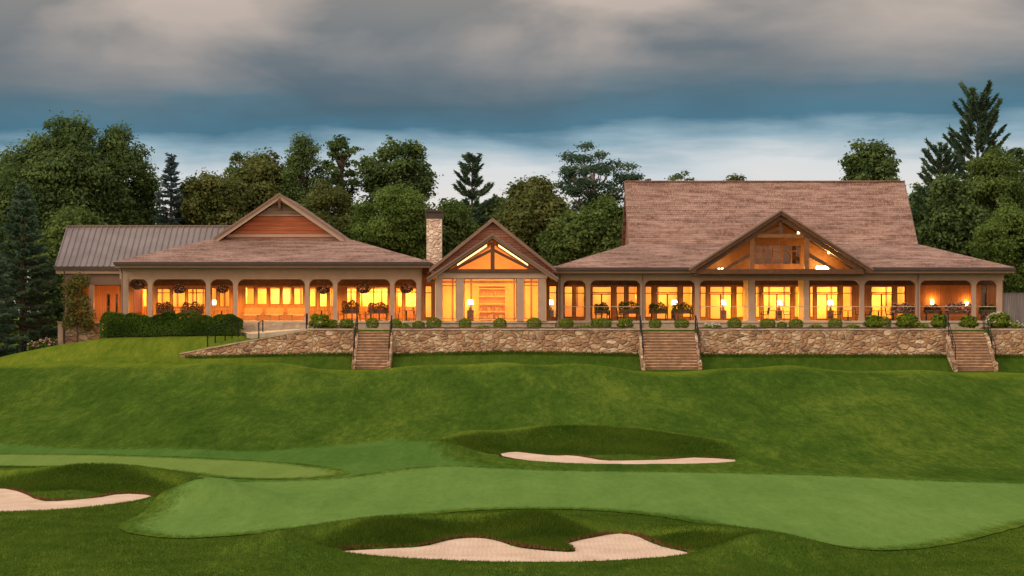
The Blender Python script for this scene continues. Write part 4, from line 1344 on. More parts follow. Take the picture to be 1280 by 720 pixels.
# ------------------------------------------------------------------ foliage
def quads(cen, nrm, size, rng, aspect=.6):
    """leaf-like quads: centres, preferred normals, sizes"""
    n = len(cen)
    r = rng.normal(size=(n, 3)); nrm = nrm + r * .55
    nrm /= np.linalg.norm(nrm, axis=1, keepdims=True) + 1e-9
    a = np.cross(nrm, rng.normal(size=(n, 3))); a /= np.linalg.norm(a, axis=1, keepdims=True) + 1e-9
    b = np.cross(nrm, a)
    s = np.asarray(size).reshape(-1, 1) * np.ones((n, 1))
    V = np.stack([cen - a * s, cen - b * s * aspect + nrm * s * .15, cen + a * s, cen + b * s * aspect + nrm * s * .15], 1)
    return V.reshape(-1, 3), np.arange(4 * n).reshape(n, 4)


def sphere_dirs(n, rng):
    d = rng.normal(size=(n, 3)); return d / np.linalg.norm(d, axis=1, keepdims=True)


def clump_leaves(clumps, per, leaf, rng, flat=.75):
    """clumps: (cx,cy,cz,r,tint)"""
    cs, ns, ts = [], [], []
    for c in clumps:
        n = int(per * c[3] ** 2) + 4
        d = sphere_dirs(n, rng); d[:, 2] = np.where(rng.uniform(size=n) < .35, np.abs(d[:, 2]), d[:, 2])
        lump = 1 + .18 * np.sin(d[:, 0] * 7 + c[0] * 3) * np.sin(d[:, 1] * 7 + c[1]) + .12 * np.sin(d[:, 2] * 9)
        r = c[3] * np.where(rng.uniform(size=n) < .12, rng.uniform(1.0, 1.4, n), rng.uniform(.5, 1.06, n)) * lump
        cs.append(np.array(c[:3]) + d * r[:, None] * np.array([1, 1, flat])); ns.append(d * .8 + np.array([0, 0, .5])); ts.append(np.clip(c[4] + rng.uniform(-.22, .22, n), 0, 1))
    cen = np.vstack(cs); nr = np.vstack(ns); tt = np.concatenate(ts)
    V, Qd = quads(cen, nr, rng.uniform(.6, 1.25, len(cen)) * leaf, rng)
    return V, Qd, np.repeat(tt, 4)


def limb_tubes(m, base, tips, r0, rng):
    for t in tips:
        b = Vector(base); t = Vector(t); mid = (b + t) / 2 + Vector((rng.uniform(-.3, .3), rng.uniform(-.3, .3), -.25))
        m.tube(b, mid, r0, r0 * .65, 6); m.tube(mid, t, r0 * .65, r0 * .22, 6)


TREES = 'trees behind the clubhouse'


def tree_root(name, px, Y, label, group=TREES):
    x = X(px, Y); return empty(name, (x, Y, gz(x, Y) - .1), label, 'tree', group)


def broadleaf(px, top, hw, low, Y, mat, label, seed, airy=0.0, leaf=.17, shape=1.0, group=TREES, nclump=None, lean=0.0, bark='bark', per=240):
    """crown spans photo rows top..low, half width hw (photo px)"""
    rng = np.random.default_rng(seed)
    e = tree_root('broadleaf_tree', px, Y, label, group)
    b = Vector(e.location)
    zt, zl = Z(top, Y) - b.z, Z(low, Y) - b.z; r = 1.16 * hw * Y / F; zc, hz = (zt + zl) / 2, (zt - zl) / 2
    n = nclump or int(26 + 5.0 * r * hz * (1 - airy * .62))
    n = min(n, 170)
    cl = []
    for i in range(n):
        d = sphere_dirs(1, rng)[0]
        q = rng.uniform(.35, .95) ** .6
        wz = d[2] * q
        prof = (1 - max(0, wz) ** 2 * .35 * shape)
        cr = min(r, hz) * rng.uniform(.15, .27) * (1 - airy * .30) + .2
        x_, y_, z_ = d[0] * q * (r - cr * .6) * prof + lean * wz * r, d[1] * q * (r - cr * .6) * prof, zc + wz * (hz - cr * .5)
        z_ += .07 * hz * math.sin(x_ * 1.3 + seed)
        cl.append((x_, y_, z_, cr, rng.uniform(.1, .9)))
    lf = leaf * (.68, 1.0, .82, 1.12)[seed % 4]
    V, Qd, T = clump_leaves(cl, per * (1 - airy * .3) * (leaf / lf) ** 1.6, lf, rng, .75 if airy < .5 else .5)
    np_mesh('crown', V, Qd, mat, T, e)
    m = MB(); ht = zl + (zt - zl) * .62; r0 = .05 * r + .14
    m.tube(b + Vector((0, 0, -.3)), b + Vector((.1, 0, ht * .5)), r0, r0 * .75, 8); m.tube(b + Vector((.1, 0, ht * .5)), b + Vector((0, 0, ht)), r0 * .75, r0 * .3, 8)
    pick = [cl[i] for i in rng.choice(len(cl), min(len(cl), 14 if airy < .5 else 34), replace=False)]
    for c in pick:
        z0 = min(ht, max(zl * .7, c[2] - 1.5 - abs(c[0]) * .35))
        limb_tubes(m, b + Vector((0, 0, z0)), [b + Vector(c[:3])], r0 * .33, rng)
    m.build('trunk', bark, e)
    return e


def conifer(px, top, hw, low, Y, mat, label, seed, kind='pine', group=TREES, per=1.0, name=None, ex=.62):
    rng = np.random.default_rng(seed)
    e = tree_root(name or {'pine': 'pine_tree', 'plume': 'pine_tree', 'spruce': 'spruce_tree'}[kind], px, Y, label, group); b = Vector(e.location)
    H = Z(top, Y) - b.z; zl = max(.3, Z(low, Y) - b.z); r = hw * Y / F
    cs, ns, ts, sz = [], [], [], []
    br = MB(); z = zl
    step = .62 if kind == 'spruce' else (1.25 if kind == 'plume' else .85)
    while z < H - .25:
        t = (z - zl) / (H - zl)
        L0 = r * ((1 - t) ** (.85 if kind == 'spruce' else ex)) + .18
        k = 7 if kind == 'spruce' else (9 if kind == 'plume' else 6); ph = rng.uniform(0, 6.28)
        for i in range(k):
            if kind == 'pine' and rng.uniform() < .14: continue
            a = ph + 6.283 * i / k + rng.uniform(-.3, .3); L = L0 * (rng.uniform(.72, 1.1) if kind == 'spruce' else rng.uniform(.5, 1.12))
            up = (-.22 + .55 * t) if kind == 'spruce' else ((.02 + .75 * t ** 2) if kind == 'plume' else (.10 + .45 * t))
            dr = np.array([math.cos(a), math.sin(a), 0])
            zj = z + rng.uniform(-.2, .2)
            n = int((26 if kind == 'spruce' else 22) * per * max(L, .5) / .8)
            s = rng.uniform(.12, 1.0, n) ** .75
            if kind == 'plume': s = .25 + .75 * s
            curve = up * s + {'spruce': .13, 'pine': .30, 'plume': .50}[kind] * s ** 2
            side = np.array([-dr[1], dr[0], 0])
            wdt = (1 - s * .55) * L * {'spruce': .24, 'pine': .20, 'plume': .19}[kind]
            off = rng.uniform(-1, 1, n)
            p = dr * (s * L)[:, None] + side * (off * wdt)[:, None]
            p[:, 2] = zj + curve * L - np.abs(off) * wdt * (.35 if kind == 'spruce' else 0) + rng.normal(0, .05, n)
            cs.append(p)
            dv_ = dr * (.7 + 0 * s)[:, None] + side * (off * .8)[:, None]; dv_[:, 2] += (.05 if kind == 'spruce' else .55)
            ns.append(dv_); ts.append(np.clip(rng.uniform(.15, .85) + rng.uniform(-.2, .2, n), 0, 1)); sz.append(np.full(n, .23 if kind == 'spruce' else .30))
            br.tube(b + Vector((0, 0, zj)), b + Vector(tuple(dr * L * .8 + np.array([0, 0, zj + (up * .8 + .15) * L * .8]))), .05 * (1 - t) + .02, .012, 5)
        z += step * (1 - .35 * t)
    cen = np.vstack(cs); d = np.vstack(ns); tt = np.concatenate(ts); s_ = np.concatenate(sz) * rng.uniform(.7, 1.3, len(cen))
    d /= np.linalg.norm(d, axis=1, keepdims=True)
    d += rng.normal(0, .35, d.shape); d /= np.linalg.norm(d, axis=1, keepdims=True)
    w = np.cross(d, rng.normal(size=d.shape)); w /= np.linalg.norm(w, axis=1, keepdims=True)
    V = np.stack([cen - d * s_[:, None], cen + w * (s_ * .26)[:, None], cen + d * s_[:, None], cen - w * (s_ * .26)[:, None]], 1).reshape(-1, 3)
    np_mesh('crown', V, np.arange(len(V)).reshape(-1, 4), mat, np.repeat(tt, 4), e)
    br.tube(b + Vector((0, 0, -.3)), b + Vector((0, 0, H * .97)), .022 * H + .03, .02, 8)
    br.build('trunk', 'bark', e)
    return e


# (px, top row, half width, lowest row, distance)
broadleaf(78, 149, 76, 345, 176, 'leaf_dark', 'tallest rounded broadleaf tree, sky glinting through its left side, above the metal roof', 1, leaf=.17)
broadleaf(152, 157, 46, 330, 178, 'leaf_dark', 'dark full-crowned tree merged into the right shoulder of the tallest rounded tree', 2)
broadleaf(100, 255, 60, 400, 169, 'leaf_mid', 'yellowish-green lower tree just above the left end of the metal roof', 3)
conifer(214, 189, 25, 300, 176, 'needle_blue', 'bluish spruce standing alone in a gap above the metal roof', 4, 'spruce')
broadleaf(266, 207, 46, 320, 178, 'leaf_olive', 'olive broadleaf tree left of the siding gable', 5)
broadleaf(295, 183, 15, 262, 186, 'leaf_dark', 'small spiky treetop poking above the olive tree', 6, airy=.5)
broadleaf(335, 186, 58, 330, 184, 'leaf_olive', 'broad olive tree behind the peak of the siding gable', 7, airy=.1)
broadleaf(380, 171, 34, 300, 182, 'leaf_dark', 'dark tree rising over the right slope of the siding gable', 8, airy=.15)
broadleaf(428, 159, 26, 265, 186, 'leaf_dark', 'tall ragged open-topped tree with sky gaps right of the siding gable', 9, airy=.6)
broadleaf(412, 222, 40, 340, 175, 'leaf_olive', 'brownish-green tree between the siding gable and the round bright tree', 10)
broadleaf(497, 166, 44, 275, 184, 'leaf_dark', 'tall dark tree with a ragged flat top above the round bright tree', 11, airy=.38)
broadleaf(490, 226, 50, 350, 169, 'leaf_bright', 'round bright green tree left of the stone chimney', 12, per=300)
conifer(590, 195, 32, 300, 180, 'needle', 'pine with upswept branches right of the stone chimney', 13, 'plume', per=2.2, ex=.6)
broadleaf(560, 245, 34, 340, 172, 'leaf_mid', 'medium green tree directly behind the stone chimney', 14)
broadleaf(668, 220, 50, 340, 174, 'leaf_olive', 'rounded olive tree over the right slope of the entrance pavilion', 15)
broadleaf(742, 174, 50, 275, 184, 'needle', 'tall see-through tree with sky showing between its tiers, left of the big roof', 16, airy=.85, leaf=.18, bark='pale_bark', nclump=62)
broadleaf(752, 238, 44, 350, 169, 'leaf_mid', 'feathery green tree touching the left edge of the big roof', 17)
broadleaf(705, 262, 36, 350, 170, 'leaf_mid', 'low green tree between the entrance pavilion and the big roof', 18)
broadleaf(618, 240, 30, 330, 184, 'leaf_dark', 'dark tree half hidden behind the entrance gable', 19)
broadleaf(851, 209, 19, 262, 186, 'leaf_dark', 'wispy treetop just showing over the left part of the big ridge', 20, airy=.8, nclump=22)
broadleaf(918, 216, 17, 260, 184, 'leaf_olive', 'small round treetop just showing over the middle of the big ridge', 21)
broadleaf(802, 213, 14, 260, 186, 'leaf_dark', 'tuft of foliage at the left end of the big ridge', 22, airy=.7, nclump=12)
broadleaf(1090, 160, 36, 290, 182, 'leaf_dark', 'upright oval tree over the right end of the big ridge', 23, shape=2.2)
broadleaf(1108, 209, 24, 290, 172, 'leaf_mid', 'low green treetop at the foot of the oval tree', 24)
conifer(1222, 127, 46, 300, 182, 'needle', 'tallest pine with long upswept boughs, above the right end', 25, 'plume', per=2.3, ex=.27)
conifer(1176, 180, 40, 340, 176, 'needle', 'feathery pine leaning out left of the tallest pine', 26, 'plume', per=2.4, ex=.45)
broadleaf(1188, 215, 46, 380, 171, 'leaf_dark', 'dark green tree beside the right slope of the big roof', 27)
broadleaf(1246, 178, 40, 330, 174, 'leaf_mid', 'tall lighter green tree crowding the right of the tallest pine', 28)
broadleaf(1278, 165, 24, 300, 184, 'leaf_dark', 'open-crowned tree cut by the right edge of the picture', 29, airy=.5)
broadleaf(1262, 248, 44, 390, 166, 'leaf_bright', 'lower yellow-green tree above the board fence', 30)
broadleaf(1146, 222, 26, 350, 178, 'leaf_dark', 'dark tree filling the corner where the big roof steps down', 31)
broadleaf(8, 182, 28, 330, 186, 'leaf_dark', 'darker treetop peeping out beside the tallest rounded tree at the left edge', 32, airy=.3)
conifer(28, 228, 62, 470, 156, 'needle', 'large dark spruce with sweeping tiers at the left edge of the lawn', 33, 'spruce', per=1.5)
conifer(-22, 250, 56, 470, 150, 'needle', 'spruce cut off by the left edge of the picture', 34, 'spruce', per=1.4)
broadleaf(62, 330, 30, 440, 166, 'leaf_dark', 'shadowy low tree between the dark spruce and the side porch', 35)
# a second rank that closes the gaps between the trunks; reads as one dark wood
rng = np.random.default_rng(99); cl = []
for i in range(330):
    px = rng.uniform(-60, 1340); Yw = rng.uniform(186, 196)
    zt_ = Z(np.interp(px, [-60, 0, 200, 330, 640, 700, 800, 1060, 1130, 1280, 1340], [230, 235, 262, 238, 262, 265, 268, 262, 240, 225, 225]), Yw)
    cl.append((X(px, Yw), Yw, rng.uniform(7.5, zt_ - 1.2), rng.uniform(1.3, 2.3), rng.uniform(.1, .8)))
V, Qd, T = clump_leaves(cl, 85, .30, rng)
tag(np_mesh('woods', V, Qd, 'leaf_dark', T), 'dense dark wood closing the gaps behind the standing trees', 'woods', kind='stuff')


# ------------------------------------------------------------------ shrubs along the terrace
def box_mesh(seed, n=1500, leaf=.045, rough=.04):
    rng = np.random.default_rng(seed)
    d = sphere_dirs(n, rng); keep = d[:, 2] > -.75; d = d[keep]; n = len(d)
    lump = 1 + rough * np.sin(d[:, 0] * 6 + seed) * np.sin(d[:, 1] * 5) + rough * np.sin(d[:, 2] * 7 + seed)
    r = .5 * lump * rng.uniform(.86, 1.03, n)
    cen = d * r[:, None] * np.array([1, 1, .92]); cen[:, 2] += .40
    return quads(cen, d, rng.uniform(.7, 1.3, n) * leaf, rng), np.clip(.45 + .3 * rng.normal(size=n), 0, 1), n


def dark_core(e, r, zc, mat='hedge_leaf'):
    pass


SHR = 'clipped round shrubs along the terrace'
protos = {}
def shrub(px, w, label, Y=145.0, kind='box', squash=1.0, group=SHR, dz=0.0):
    x = X(px, Y); z = max(gz(x, Y), TERR + .04 if Y > 143.6 else -99) + dz; d = .90 * w * Y / F
    if kind not in protos:
        (V, Qd), T, n = box_mesh({'box': 5, 'loose': 9, 'hyd': 12}[kind], {'box': 1900, 'loose': 900, 'hyd': 900}[kind], {'box': .04, 'loose': .075, 'hyd': .075}[kind], {'box': .03, 'loose': .14, 'hyd': .1}[kind])
        o = np_mesh('boxwood_shrub' if kind == 'box' else 'leafy_shrub', V, Qd, 'box_leaf', np.repeat(T, 4)); protos[kind] = o
        # inner twigs
    else:
        o = protos[kind].copy(); col.objects.link(o)
    o.location = (x, Y, z - .02); o.scale = (d, d, d * squash); o.rotation_euler = (0, 0, px * .37)
    return tag(o, label, 'shrub', group)


for px, w, lab, kind, sq in (
        (465.5, 18, 'small clipped ball shrub at the head of the narrow stairs', 'box', 1), (494.5, 17, 'clipped ball just right of the narrow stairs', 'box', 1),
        (523, 18, 'low dome shrub left of the entrance pavilion, touching a bigger ball', 'box', .75), (542.5, 21, 'clipped ball below the left corner column of the entrance pavilion', 'box', .9),
        (581.5, 18, 'clipped ball under the left inner pillar of the pavilion', 'box', 1), (625, 19, 'clipped ball centred below the pavilion glass', 'box', .95), (667.5, 21, 'clipped ball under the right pillars of the pavilion', 'box', .9),
        (707.5, 22, 'clipped ball below the left corner of the main porch', 'box', .8), (751.5, 30, 'wide dome shrub below the second bay of the main porch', 'box', .6), (781.5, 21, 'loose round shrub left of the widest stairs', 'loose', .8),
        (819, 18, 'dark ball at the head of the widest stairs, the left of two', 'box', .9), (852, 21, 'dark ball at the head of the widest stairs, the right of two', 'box', .8),
        (918, 20, 'clipped ball standing alone below the left part of the timber gable', 'box', .95), (959.5, 22, 'clipped ball left of the small dome under the timber gable', 'box', .8),
        (977.5, 14, 'smallest dome shrub, between two balls under the timber gable', 'box', .9), (995, 20, 'clipped ball right of the smallest dome under the timber gable', 'box', .85),
        (1044, 20, 'clipped ball standing alone below the right part of the timber gable', 'box', .9), (1092, 24, 'left half of a joined pair of shrubs right of the timber gable', 'loose', .9),
        (1104, 22, 'right half of a joined pair of shrubs right of the timber gable', 'box', .95), (1134, 30, 'wide bright shrub between the joined pair and the right stairs', 'loose', .8),
        (1175, 24, 'bright leafy shrub left of the right stairs', 'loose', .95), (1211, 24, 'bright leafy shrub at the head of the right stairs', 'loose', .85)):
    shrub(px, w, lab, 145.0 if px not in (819, 852, 1211, 465.5) else 147.5, kind, sq)
for px, w, lab in ((400, 28, 'loose leafy bush right of the broad porch steps'), (414, 18, 'low pale bush beside the loose leafy bush'), (433.5, 19, 'loose round bush left of the narrow stairs')):
    shrub(px, w, lab, 144.8, 'loose', .85)
hy = shrub(1249, 34, 'leafy bush dotted with white flowers beside the right stairs', 145.2, 'loose', .75)
rng = np.random.default_rng(4)
d = sphere_dirs(900, rng); d = d[(d[:, 1] < .3) & (d[:, 2] > -.2)][:60]
cen = np.repeat(d * .53 * np.array([1, 1, .92]) + np.array([0, 0, .42]), 10, 0) + rng.normal(0, .028, (600, 3)); V, Qd = quads(cen, np.repeat(d, 10, 0), np.full(600, .03), rng, .9)
np_mesh('blossom', V, Qd, 'flower_white', np.full(len(V), .7), hy)

# low perennials in the beds
def tuft(px, w, h, Y, label, mat='box_leaf', seed=0, name='leafy_plant', group='low plants in the terrace beds', fl=None):
    rng = np.random.default_rng(seed + int(px)); x = X(px, Y); z = max(gz(x, Y), TERR + .05 if x > -14 else -99)
    n = 260; r = w * Y / F / 2
    a = rng.uniform(0, 6.28, n); q = rng.uniform(0, 1, n) ** .6 * r
    cen = np.stack([np.cos(a) * q, np.sin(a) * q * .6, rng.uniform(.02, 1, n) * h * (1 - .5 * (q / r) ** 2)], 1)
    V, Qd = quads(cen, np.stack([np.cos(a), np.sin(a), np.full(n, .8)], 1), rng.uniform(.05, .10, n), rng, .5)
    o = np_mesh(name, V, Qd, mat, np.repeat(rng.uniform(0, 1, n), 4)); o.location = (x, Y, z)
    tag(o, label, 'plant', group)
    if fl:
        m_ = 26; c2 = cen[rng.choice(n, m_)]; c2[:, 2] += .08; c2 = np.repeat(c2, 5, 0) + rng.normal(0, .03, (m_ * 5, 3))
        V, Qd = quads(c2, np.tile([0, -1, .6], (m_ * 5, 1)), np.full(m_ * 5, .045), rng, .9); np_mesh('blossom', V, Qd, fl, rng.uniform(0, 1, len(V)), o)
    return o


for px, w, h, lab, fl in ((506, 16, .35, 'low pale plant between two balls right of the narrow stairs', None), (604, 22, .22, 'low ground plant left of the ball centred below the pavilion', None),
                      (729, 18, .3, 'low leafy plant between ball and wide dome, main porch', None), (890, 24, .35, 'low white-flowered plant just right of the widest stairs', 'flower_white'),
                      (938, 18, .3, 'low rusty plant under the column left of the porch table', None), (1020, 20, .3, 'low plant under the right of the timber gable', None),
                      (1066, 20, .3, 'low plant left of the joined pair of shrubs', None), (1154, 16, .4, 'upright plant between the wide bright shrub and the right stairs', None), (1270, 20, .5, 'white-flowered plant below the board fence', 'flower_white')):
    tuft(px, w, h, 144.5, lab, seed=3, fl=fl)
for px, Y, lab in ((40, 148.2, 'flowering plant at the far left lawn edge, lowest of the row'), (49, 148.8, 'pink-flowered plant second from the left lawn edge'), (58, 149.6, 'pink-flowered plant third along the left lawn edge'), (66, 150.6, 'pink-flowered plant closest to the pale stone pier')):
    tuft(px, 12, .7, Y, lab, 'hedge_leaf', 8, 'flowering_plant', 'flowering plants down the left lawn edge', 'flower_pink')

# hedge in front of the left porch, its low fence
rng = np.random.default_rng(21)
hx0_, hx1_, hy0_, hy1_ = X(127, 147.5), X(302, 147.5), 146.9, 148.3
n = 26000
u = rng.uniform(0, 1, n); x = hx0_ + (hx1_ - hx0_) * u
top = 6.84 + .13 * np.sin(x * 1.3) + .09 * np.sin(x * 3.1 + 1) + .05 * np.sin(x * 7.3); bot = ground(x.copy(), np.full(n, 147.2))[0] + .05
face = rng.integers(0, 3, n)
y = np.where(face == 0, hy0_ + .12 * np.sin(x * 2.3) + rng.uniform(-.05, .12, n), np.where(face == 1, rng.uniform(hy0_, hy1_, n), hy1_))
z = np.where(face == 1, top + rng.uniform(-.1, .05, n), bot + (top - bot) * rng.uniform(0, 1, n))
endc = np.sqrt(1 - (1 - np.minimum((x - hx0_), (hx1_ - x)).clip(0, .9) / .9) ** 2)
z = np.minimum(z, top - .7 * (1 - endc))
nr = np.stack([np.zeros(n), np.where(face == 1, -.2, np.where(face == 0, -1, 1)), np.where(face == 1, 1, .35)], 1)
V, Qd = quads(np.stack([x, y, z], 1), nr, rng.uniform(.04, .085, n), rng)
hd = np_mesh('hedge', V, Qd, 'hedge_leaf', np.repeat(np.clip(.5 + .35 * np.sin(x * 1.1) * np.sin(z * 3) + rng.uniform(-.3, .3, n), 0, 1), 4))
MB().box(hx0_ + .45, hx1_ - .45, hy0_ + .25, hy1_ - .1, 5.0, 6.55).build('hedge_core', 'hedge_leaf', hd)  # solid dark block added to stop porch glow showing through the leaves
tag(hd, 'long dark clipped hedge in front of the left porch', 'hedge')
fe = empty('picket_fence', (hx0_, 146.5, gz(hx0_ + 1, 146.5)), 'low thin wire fence along the foot of the hedge', 'fence')
pk = MB(); rl = MB(); q = hx0_ + .3
while q < hx1_ - 2.0:
    z0 = gz(q, 146.55); pk.tube((q, 146.55, z0 - .05), (q, 146.55, z0 + .55), .012, k=5); q += .34
for hh in (.15, .5):
    xs = np.linspace(hx0_ + .2, hx1_ - 2.0, 14)
    for a, b in zip(xs[:-1], xs[1:]): rl.tube((a, 146.55, gz(a, 146.55) + hh), (b, 146.55, gz(b, 146.55) + hh), .01, k=5)
pk.build('picket', 'black_iron', fe); rl.build('rail', 'black_iron', fe)

# vine-like small tree by the side porch
e = empty('small_tree', (X(97, 151.6), 151.6, gz(X(97, 151.6), 151.6)), 'small olive-leaved tree standing against the side porch', 'tree')
b = Vector(e.location); rng = np.random.default_rng(44); cl = []
for i in range(110):
    t = rng.uniform(0, 1); z = Z(408, 151.6) + (Z(347, 151.6) - Z(408, 151.6)) * t - b.z; rr = (1 - .5 * t) * 1.0
    cl.append((rng.uniform(-rr, rr) + .15 * math.sin(t * 7), rng.uniform(-.4, .4), z, rng.uniform(.26, .42), rng.uniform(.1, .9)))
V, Qd, T = clump_leaves(cl, 700, .075, rng, .9); np_mesh('crown', V, Qd, 'vine_leaf', T, e)
m = MB(); m.tube(b, b + Vector((0, 0, 3.6)), .06, .03, 6)
for c in cl[:16]: m.tube(b + Vector((0, 0, max(.5, c[2] - .6))), b + Vector(c[:3]), .02, .008, 5)
m.build('trunk', 'bark', e)

# board fence at the right end
fe = empty('board_fence', (X(1266, 151), 151, gz(X(1266, 151), 151)), 'grey vertical board fence at the right end of the main porch', 'fence')
m = MB(); m.box(X(1254, 151), X(1330, 151), 150.95, 151.0, 5.6, Z(367, 151)); m.build('board', 'fence_boards', fe)
m = MB(); m.box(X(1253.5, 151), X(1330, 151), 150.9, 151.05, Z(367, 151) + .002, Z(366, 151)); m.build('rail', 'fence_boards', fe)

# ------------------------------------------------------------------ porch furnishings
def chair_at(x, y, rz, label, mat='dark_wicker', z=FL):
    global CH
    key = 'chair_' + mat
    if key not in protos:
        e = empty('porch_chair', (0, 0, 0), label, 'chair', 'chairs on the porches')
        m = MB(); m.box(-.24, .24, -.24, .24, .41, .46); m.build('seat', mat, e)
        m = MB(); m.yz([(.20, .47), (.25, .47), (.33, .95), (.28, .95)], -.23, .23); m.build('backrest', mat, e)
        for sx in (-1, 1):
            for sy in (-1, 1): m = MB(); m.tube((sx * .21, sy * .21, 0), (sx * .21, sy * .21, .41), .022, k=6); m.build('leg', mat, e)
            m = MB(); m.box(sx * .25 - .025, sx * .25 + .025, -.22, .24, .62, .65); m.box(sx * .25 - .02, sx * .25 + .02, -.22, -.18, .461, .62); m.build('armrest', mat, e)
        protos[key] = e
    else:
        e = copy_tree(protos[key])
    e.location = (x, y, z); e.rotation_euler = (0, 0, rz); e['label'] = label
    return e


def table_at(x, y, label, mat='wicker', z=FL):
    if 'table' not in protos:
        e = empty('porch_table', (0, 0, 0), label, 'table', 'tables on the porches')
        m = MB(); m.lathe([(.50, .70), (.52, .715), (.52, .74), (.50, .75)], (0, 0, 0), 20); m.build('tabletop', mat, e)
        m = MB(); m.tube((0, 0, .05), (0, 0, .698), .045); m.build('leg', 'black_iron', e)
        m = MB(); m.lathe([(.28, 0), (.26, .03), (.06, .05)], (0, 0, 0), 14); m.build('base', 'black_iron', e)
        protos['table'] = e
    else:
        e = copy_tree(protos['table'])
    e.location = (x, y, z); e['label'] = label
    return e


for px, wh, y, mt in ((218, 'behind the middle of the hedge', 151.3, 'wicker'), (277, 'behind the right end of the hedge', 151.3, 'wicker'),
                  (402, 'in the narrow bay right of the broad steps', 151.0, 'wicker'), (440, 'by the left trough of the sixth left-porch bay', 151.6, 'wicker'), (474, 'by the right trough of the sixth left-porch bay', 151.3, 'wicker'),
                  (508, 'in the last bay of the left porch', 151.1, 'wicker'), (970, 'in the middle of the bay under the timber gable', 151.0, 'dark_wicker'),
                  (1060, 'at the right of the timber gable, by a column', 151.2, 'dark_wicker'), (1098, 'in front of the double doors right of the timber gable', 151.5, 'dark_wicker'), (762, 'in the second bay of the main porch', 151.5, 'dark_wicker')):
    x = X(px, y)
    table_at(x, y, 'round porch table ' + wh)
    chair_at(x - .78, y + .05, R(-82) + 3.14159 + 3.14159, 'left chair at the table ' + wh, mt)
    chair_at(x + .78, y - .05, R(82), 'right chair at the table ' + wh, mt)

# sofas in the wide bay of the left porch
for px, lab in ((316, 'leftmost wicker sofa beneath the row of five windows'), (343, 'middle wicker sofa beneath the row of five windows'), (370, 'rightmost wicker sofa beneath the row of five windows')):
    y = 152.6; x = X(px, y)
    if 'sofa' not in protos:
        e = empty('porch_sofa', (0, 0, 0), lab, 'sofa', 'wicker sofas on the left porch')
        m = MB(); m.box(-.66, .66, -.4, .4, .06, .36); m.build('frame', 'wicker', e)
        m = MB(); m.box(-.62, -.01, -.38, .25, .363, .48); m.box(.01, .62, -.38, .25, .363, .48); m.build('seat', 'cushion', e)
        m = MB(); m.yz([(.26, .363), (.4, .363), (.48, .92), (.36, .92)], -.64, .64); m.build('backrest', 'wicker', e)
        for s in (-1, 1): m = MB(); m.box(s * .72 - .055, s * .72 + .055, -.4, .4, .05, .62); m.build('armrest', 'wicker', e)
        protos['sofa'] = e
    else: e = copy_tree(protos['sofa'])
    e.location = (x, y, FL); e['label'] = lab
for px, lab in ((330, 'low wooden table between the left and middle sofas'), (357, 'low wooden table between the middle and right sofas')):
    e = empty('coffee_table', (X(px, 151.2), 151.2, FL), lab, 'table', 'low tables before the sofas'); x = X(px, 151.2)
    m = MB(); m.box(x - .5, x + .5, 150.95, 151.45, FL + .36, FL + .42); m.build('tabletop', 'timber_light', e)
    for sx in (-1, 1):
        for sy in (-1, 1): m = MB(); m.box(x + sx * .44 - .03, x + sx * .44 + .03, 151.2 + sy * .2 - .03, 151.2 + sy * .2 + .03, FL, FL + .358); m.build('leg', 'timber_light', e)


# planter troughs with dark foliage standing at the porch edge
def planter(px, py, w, label, mat='planter_leaf', fl=None, Y=150.45, seed=0):
    x = X(px, Y); zt_ = Z(py, Y); L = w * Y / F / 2
    e = empty('planter_trough', (x, Y, FL), label, 'planter', 'planter troughs along the porch edges')
    m = MB(); m.ext([(x - L * .85, Y - .16, FL + .5), (x + L * .85, Y - .16, FL + .5), (x + L * .85, Y + .16, FL + .5), (x - L * .85, Y + .16, FL + .5)], (0, 0, .3)); m.build('trough', 'terracotta', e)
    for s in (-1, 1):
        MB().box(x + s * L * .75 - .025, x + s * L * .75 + .025, Y - .13, Y + .13, FL, FL + .498).build('leg', 'black_iron', e)
    rng = np.random.default_rng(int(px) + seed); n = 1300
    cen = np.stack([rng.uniform(-L, L, n), rng.normal(0, .14, n), rng.uniform(.62, zt_ - FL, n)], 1)
    cen[:, 2] -= .18 * (np.abs(cen[:, 0]) / L) ** 3 - .08 * np.sin(cen[:, 0] * 9)
    V, Qd = quads(cen, rng.normal(size=(n, 3)) + np.array([0, -.5, .8]), rng.uniform(.035, .07, n), rng, .5)
    o = np_mesh('foliage', V, Qd, mat, np.repeat(rng.uniform(0, 1, n), 4), e)
    if fl:
        k = 240; c2 = cen[rng.choice(n, k)] + np.array([0, -.08, .05]); V, Qd = quads(c2, np.tile([0, -1., .6], (k, 1)), np.full(k, .055), rng, .9)
        np_mesh('blossom', V, Qd, fl, rng.uniform(0, 1, len(V)), e)


